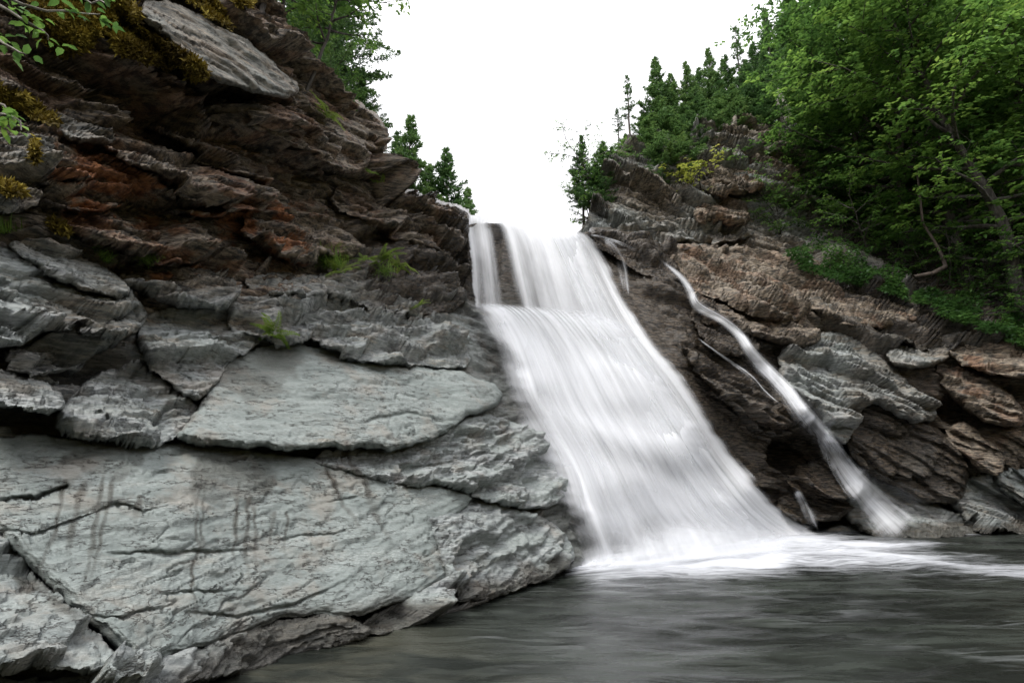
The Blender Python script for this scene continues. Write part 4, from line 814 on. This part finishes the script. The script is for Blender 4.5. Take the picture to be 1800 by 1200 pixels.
# broadleaved trees of the right slope
BL = [broadleaf('broadleaf_tree', 200+i, 6.0, [2.1, 2.4, 2.0][i], base=.12, lean=[(-1.5, -1.3), (-1.0, -1.7), (-1.3, -.5)][i], limbs=34, shootn=1.35, size=.095) for i in range(3)]
def btree(k, u, vb, dt, H, label, rz=0., sxy=1.0):
    p = hill(u, vb, dt); return use(BL[k], used, tuple(p), rz, H/6.0, label, 'broadleaf tree', 'leafy trees on the right slope', sxy=sxy)
leafy = 'leafy green tree in the wood covering the right slope'
for (k, u, vb, dt, H, rz, sx, lb) in [
    (0,1530,440,0,5.4,.3,1.1,leafy),(1,1610,470,-.3,6.2,0,1.2,leafy),(2,1700,500,-.4,6.6,.5,1.2,leafy),(0,1800,540,-.6,6.2,-.3,1.2,leafy),
    (1,1520,340,.3,4.4,.9,1.0,leafy),(2,1560,330,.2,6.0,.2,1.1,leafy),(0,1640,300,.6,7.0,-.6,1.2,leafy),(1,1720,330,.3,7.5,.8,1.2,leafy),(2,1800,330,.5,8.0,.1,1.2,leafy),
    (2,1900,520,-1,7.0,2.9,1.2,leafy),(0,1545,290,1.8,7.0,2.2,1.0,leafy),(1,1560,250,2.5,9,2.0,1.2,leafy),(2,1600,400,0,4.6,-.4,1.3,leafy),(1,1760,430,-.2,4.8,.4,1.3,leafy),(0,1690,420,0,4.2,.9,1.3,leafy)]:
    btree(k, u, vb, dt, H, lb, rz, sx)
SH = [broadleaf('shrub', 230+i, 2.0, 1.0, base=.05, limbs=21, stems=3, tr=.02, size=.075, shoots=(.2, .45)) for i in range(2)]
def shrub(k, p, H, label, rz=0., sxy=1.0, grp='shrubs on the right slope', mat=None): return use(SH[k], used, tuple(p), rz, H/2.0, label, 'shrub', grp, sxy=sxy)
sl = 'dark green shrub at the foot of the wooded right slope'
for i, (u, v, H, sx) in enumerate([(1385,330,1.5,1.1),(1400,395,1.6,1.1),(1440,430,1.8,1.1),(1430,360,2.2,1.1),(1480,460,1.5,1.1),(1540,470,1.6,1.1),(1590,500,1.3,1.2),(1660,530,1.4,1.2),(1730,560,1.5,1.2),(1790,590,1.6,1.2),(1500,400,2.4,1.2),(1420,270,1.6,1.1),(1850,600,1.8,1.2),(1700,490,1.8,1.2),(1370,420,1.1,1.2)]):
    shrub(i % 2, hill(u, v, -.1), H, sl, i*1.7, sx)
shrub(0, hill(1352, 395, 0), .9, 'light green shrub growing from the right side of the outcrop face', 1, 1.1, None)
shrub(1, hill(1060, 330, 0), 1.2, 'round shrub hanging over the left end of the outcrop', 2, 1.1, None)
shrub(0, hill(1038, 395, .2), 1.6, 'sparse leafy shrub against the sky at the foot of the outcrop', 3, .8, None)
ysh = broadleaf('shrub', 240, 1.0, .5, base=.25, limbs=16, stems=2, tr=.012, size=.085, shoots=(.12, .25), mat=YLEAF)
use(ysh, used, tuple(hill(1196, 372, -.05)), 0, 1.1, 'yellow-green shrub growing from the middle of the outcrop face', 'shrub')
# left cliff top saplings
SAP = broadleaf('sapling', 250, 2.6, .9, base=.3, limbs=15, tr=.03, size=.095, shoots=(.2, .4), shootn=.8)
def lcl(u, v, dt=0.): return at(u, v, BED(np.array([float(u)]), np.array([float(v)]))[0]+dt)
use(SAP, used, tuple(lcl(455, 82, -.1)), .4, 1.3, 'grey-trunked sapling rising past the top of the photo above the leaning slab', 'sapling', tilt=(0, .12))
use(SAP, used, tuple(lcl(540, 150, -.2)), 2.4, .75, 'bright green sapling leaning out over the jutting brown slab', 'sapling', tilt=(.1, -.25))
use(SAP, used, tuple(lcl(500, 95, .2)), 4.0, .7, 'sapling with light leaves just left of the large dark fir', 'sapling', tilt=(0, .1))
use(SAP, used, tuple(lcl(600, 215, -.1)), 1.2, .3, 'tiny leafy sapling on the smooth brown skyline slab', 'sapling')
HB = broadleaf('broadleaf_tree', 260, 6.0, 2.2, base=.35, lean=(1.6, -.9), limbs=26, size=.10)  # added mostly out of view, so the crowns shade the upper left cliff
for (x, y, z, H, rz, lb) in [(-6.6,5.6,6.2,6.0,0,'tree added out of view above the top left corner to shade the cliff'),(-5.2,8.2,8.0,6.0,.5,'tree added mostly out of view above the leaning slab to shade the cliff')]:
    use(HB, used, (x, y, z), rz, H/6.0, lb, 'broadleaf tree', 'trees added to shade the left cliff')
# overhanging branches at the top left corner
def bough(name, label, paths, seed, size=.055, t0=0):
    r = np.random.default_rng(seed); root = bpy.data.objects.new(name, None); S.collection.objects.link(root); lf, br = B(), B()
    for pl in paths:
        q = np.array([at(u, v, t) for u, v, t in pl]); q = np.stack([np.interp(np.linspace(0, len(q)-1, 9), np.arange(len(q)), q[:, k]) for k in range(3)], 1)+r.normal(size=(9, 3))*.008
        br.tube(q, np.linspace(.010, .003, 9), 5); spray(lf, q, r, size, spacing=.045, start=.1, shoots=(.08, .2), toneb=.12, shootn=2.4, near=True)
    root.location = at(*paths[0][0]); 
    for c in (br.build('twigs', DEAD, root, True), lf.build('leaves', LEAF, root)): c.matrix_parent_inverse = Matrix.Translation(-root.location)
    tag(root, label, 'branch'); return root
bough('branch', 'leafy branch hanging into the top left corner in front of the moss', [[(-80,-60,2.6),(0,-10,2.6),(90,20,2.7),(180,30,2.8)],[(-60,0,2.6),(10,20,2.6),(70,50,2.6),(90,70,2.7)],[(0,-60,2.7),(80,-20,2.7),(150,0,2.8),(190,10,2.8)],[(-80,30,2.5),(-20,60,2.5),(20,80,2.5),(45,98,2.5)]], 301)
bough('branch', 'small leafy branch at the left edge below the corner branch', [[(-90,130,2.5),(-30,160,2.5),(10,190,2.5),(40,225,2.55)],[(-60,190,2.5),(-10,200,2.5),(20,215,2.5)]], 302)
# crooked trunk on the right slope
r = np.random.default_rng(5); b_ = B(); pth = [(1606,486),(1640,480),(1662,468),(1655,448),(1640,420),(1622,392),(1612,300)]
b_.tube([at(u, v, 11.4+.1*i) for i, (u, v) in enumerate(pth)], [.03, .042, .045, .035, .03, .026, .02], 8); o = b_.build('leaning_trunk', BARKD, None, True); tag(o, 'crooked bare trunk bent like an elbow in the shade of the right slope', 'tree trunk')
b_ = B(); p0 = hill(1386, 240, .1); b_.tube([p0+(0, 0, -.3), p0+(.02, 0, .3), p0+(-.05, 0, .8), p0+(-.12, .02, 1.25), p0+(-.15, 0, 1.5)], [.30, .22, .17, .11, .03], 9); o = b_.build('tree_stump', DEAD, None, True); tag(o, 'weathered pale broken stump on the top of the outcrop under the spruces', 'stump')
# small ferns and grass tufts on the ledges
def fern(seed, n=9, L=.35):
    r = np.random.default_rng(seed); b = B()
    for i in range(n):
        az = r.random()*6.28; q = curve((0, 0, 0), (math.cos(az), math.sin(az), 1.0), L*r.uniform(.6, 1), 7, (math.cos(az)*.5, math.sin(az)*.5, -1.0), r); b.tube(q, np.linspace(.003, .001, 8), 3)
        m = 26; w = np.linspace(.12, .98, m); P = np.stack([np.interp(w*7, np.arange(8), q[:, k]) for k in range(3)], 1); dd = unit(np.gradient(P, axis=0)); sg = np.where(np.arange(m) % 2, 1, -1)[:, None]
        sd = unit(np.cross(dd, [0, 0, 1]))*sg; b.leaves(P, unit(sd+dd*.35), np.tile([0, 0, 1.], (m, 1)), .09*L/.35*(1-w*.8)*r.uniform(.8, 1.1, m), .02, np.clip(.6+r.normal(size=m)*.1, 0, 1))
    o = b.build('fern', GRASS); return o
def tuft(seed, n=90, L=.25):
    r = np.random.default_rng(seed); b = B(); az = r.random(n)*6.28; p = r.normal(size=(n, 3))*np.array([.06, .06, .0]); d = unit(np.stack([np.cos(az)*.6, np.sin(az)*.6, np.ones(n)], 1)); ln = L*r.uniform(.5, 1, n)
    sd = np.stack([-np.sin(az), np.cos(az), az*0], 1)*.004; mid = p+d*ln[:, None]*.55; tip = mid+unit(d+np.array([0, 0, -.9]))*ln[:, None]*.5
    V = np.stack([p-sd, p+sd, mid+sd*.7, mid-sd*.7], 1); b.add(V, np.arange(4*n).reshape(-1, 4), np.repeat(np.clip(.5+r.normal(size=n)*.2, 0, 1), 4))
    V = np.stack([mid-sd*.7, mid+sd*.7, tip+sd*.1, tip-sd*.1], 1); b.add(V, np.arange(4*n).reshape(-1, 4), np.repeat(np.clip(.6+r.normal(size=n)*.2, 0, 1), 4)); return b.build('grass_tuft', GRASS)
FE = fern(61); TU = tuft(62); uf = set()
def small(pr, u, v, sc, label, cat, dt=-.32):
    o = pr if pr.name not in uf else pr.copy()
    if pr.name in uf: S.collection.objects.link(o)
    uf.add(pr.name); o.location = tuple(at(u, v, bil(ZS, u, v)-.02)); o.rotation_euler = (.5, .25, random.random()*6); o.scale = (sc,)*3; tag(o, label, cat, 'small plants on the ledges of the left cliff'); return o
for (u, v, s_, lb) in [(605,480,1.0,'fern hanging below the bright grass tuft left of the falls'),(670,462,1.2,'tallest fern on the wet ledge left of the falls'),(700,470,.7,'small fern on the wet ledge close to the falls'),(640,458,.6,'fern sprig between the grass tuft and the tallest fern'),
    (722,475,.6,'fern sprig nearest the upper falls'),(480,588,.8,'fern in the crack under the pale squarish slab'),(735,540,.6,'fern under the wet black ledge at the first step of the falls'),(575,205,1.2,'leafy fern on the brown slab at the cliff skyline'),
    (672,330,.7,'fern sprig on the sloping brown ledge under the skyline'),(650,305,.7,'fern sprig at the tip of the jutting brown slab')]: small(FE, u, v, s_, lb, 'fern')
for (u, v, s_, lb) in [(580,462,1.3,'brightest grass tuft on the ledge left of the falls'),(597,470,1.0,'grass tuft hanging beside the brightest tuft'),(680,480,.9,'grass tuft under the tallest fern'),(5,410,.9,'grass tuft at the left edge above the grey stack'),(180,455,.6,'grass sprig in the crack right of the grey stack'),(265,460,.6,'grass sprig above the thin rusty ledge')]: small(TU, u, v, s_, lb, 'grass tuft')
# moss cushions: dense short tufts over the ledges, top left
def moss(poly, n, seed, ln=.035, off=.25):
    r = np.random.default_rng(seed); poly = chaikin(poly); lo, hi = poly.min(0), poly.max(0); uv = r.uniform(lo, hi, size=(n*3, 2)); d = poly_dist(uv[:, 0], uv[:, 1], poly)+10*noise(np.c_[uv*.03, uv[:, :1]*0], 1, seed)
    k = (d > 26*r.random(len(d))); uv = uv[k][:n]; d = d[k][:n]; lump = .09*noise(np.c_[uv*.045, uv[:, :1]*0], 1, seed+1); t = bil(ZS, uv[:, 0], uv[:, 1])-.06*sstep(0, 30, d)-lump*.5-r.random(len(uv))*.02; return at(uv[:, 0], uv[:, 1], t), r
b_ = B()
for poly, n, sdd, off in [([(180,55),(240,48),(300,70),(350,100),(372,138),(340,142),(300,118),(250,110),(200,85)],16000,1,.5),([(60,-30),(200,-40),(260,40),(190,60),(120,110),(90,90),(40,40)],16000,2,.35),([(-20,140),(60,170),(105,205),(95,222),(40,205),(-20,175)],7000,3,.5),
        ([(84,382),(112,388),(130,412),(118,418),(95,402)],2500,4,.5),([(320,-20),(380,0),(420,62),(380,42),(335,10)],6000,5,.45),([(380,-30),(450,-20),(450,15),(410,10)],4000,6,.4),([(58,230),(66,240),(66,290),(58,290)],1200,7,.5),([(0,312),(50,330),(50,345),(0,335)],2000,8,.45)]:
    Pm, r = moss(poly, n, sdd, off=off); m = len(Pm); 
    b_.leaves(Pm, unit(r.normal(size=(m, 3))*.7+np.array([.4, -.4, -.3])), unit(r.normal(size=(m, 3))), .045*r.uniform(.6, 1.4, m), .02, np.clip(.42+.5*noise(Pm, 3, 5)+r.normal(size=m)*.12, 0, 1))
o = b_.build('moss', MOSS); o['kind'] = 'stuff'
# undergrowth at the foot of the wooded slope
r = np.random.default_rng(9); b_ = B(); n = 10500; u = r.uniform(1380, 1900, n); c = interp(u, [(1380,455),(1450,478),(1560,505),(1700,565),(1800,600),(1900,630)]); v = c-np.abs(r.normal(size=n))*34+8
k = noise(np.c_[u*.02, v*.03, u*0], 1, 4) > -.12; u, v = u[k], v[k]; n = len(u); Pm = at(u, v, bil(ZS, u, v)+.05-.35*r.random(n)); 
b_.leaves(Pm, unit(r.normal(size=(n, 3))*np.array([1, 1, .35])), unit(r.normal(size=(n, 3))*.4+np.array([0, 0, 1.])), .085*r.uniform(.6, 1.3, n), .05, np.clip(.02+.4*noise(Pm, 1.5, 5)+r.normal(size=n)*.1, 0, 1))
o = b_.build('undergrowth', LEAF); o['kind'] = 'stuff'
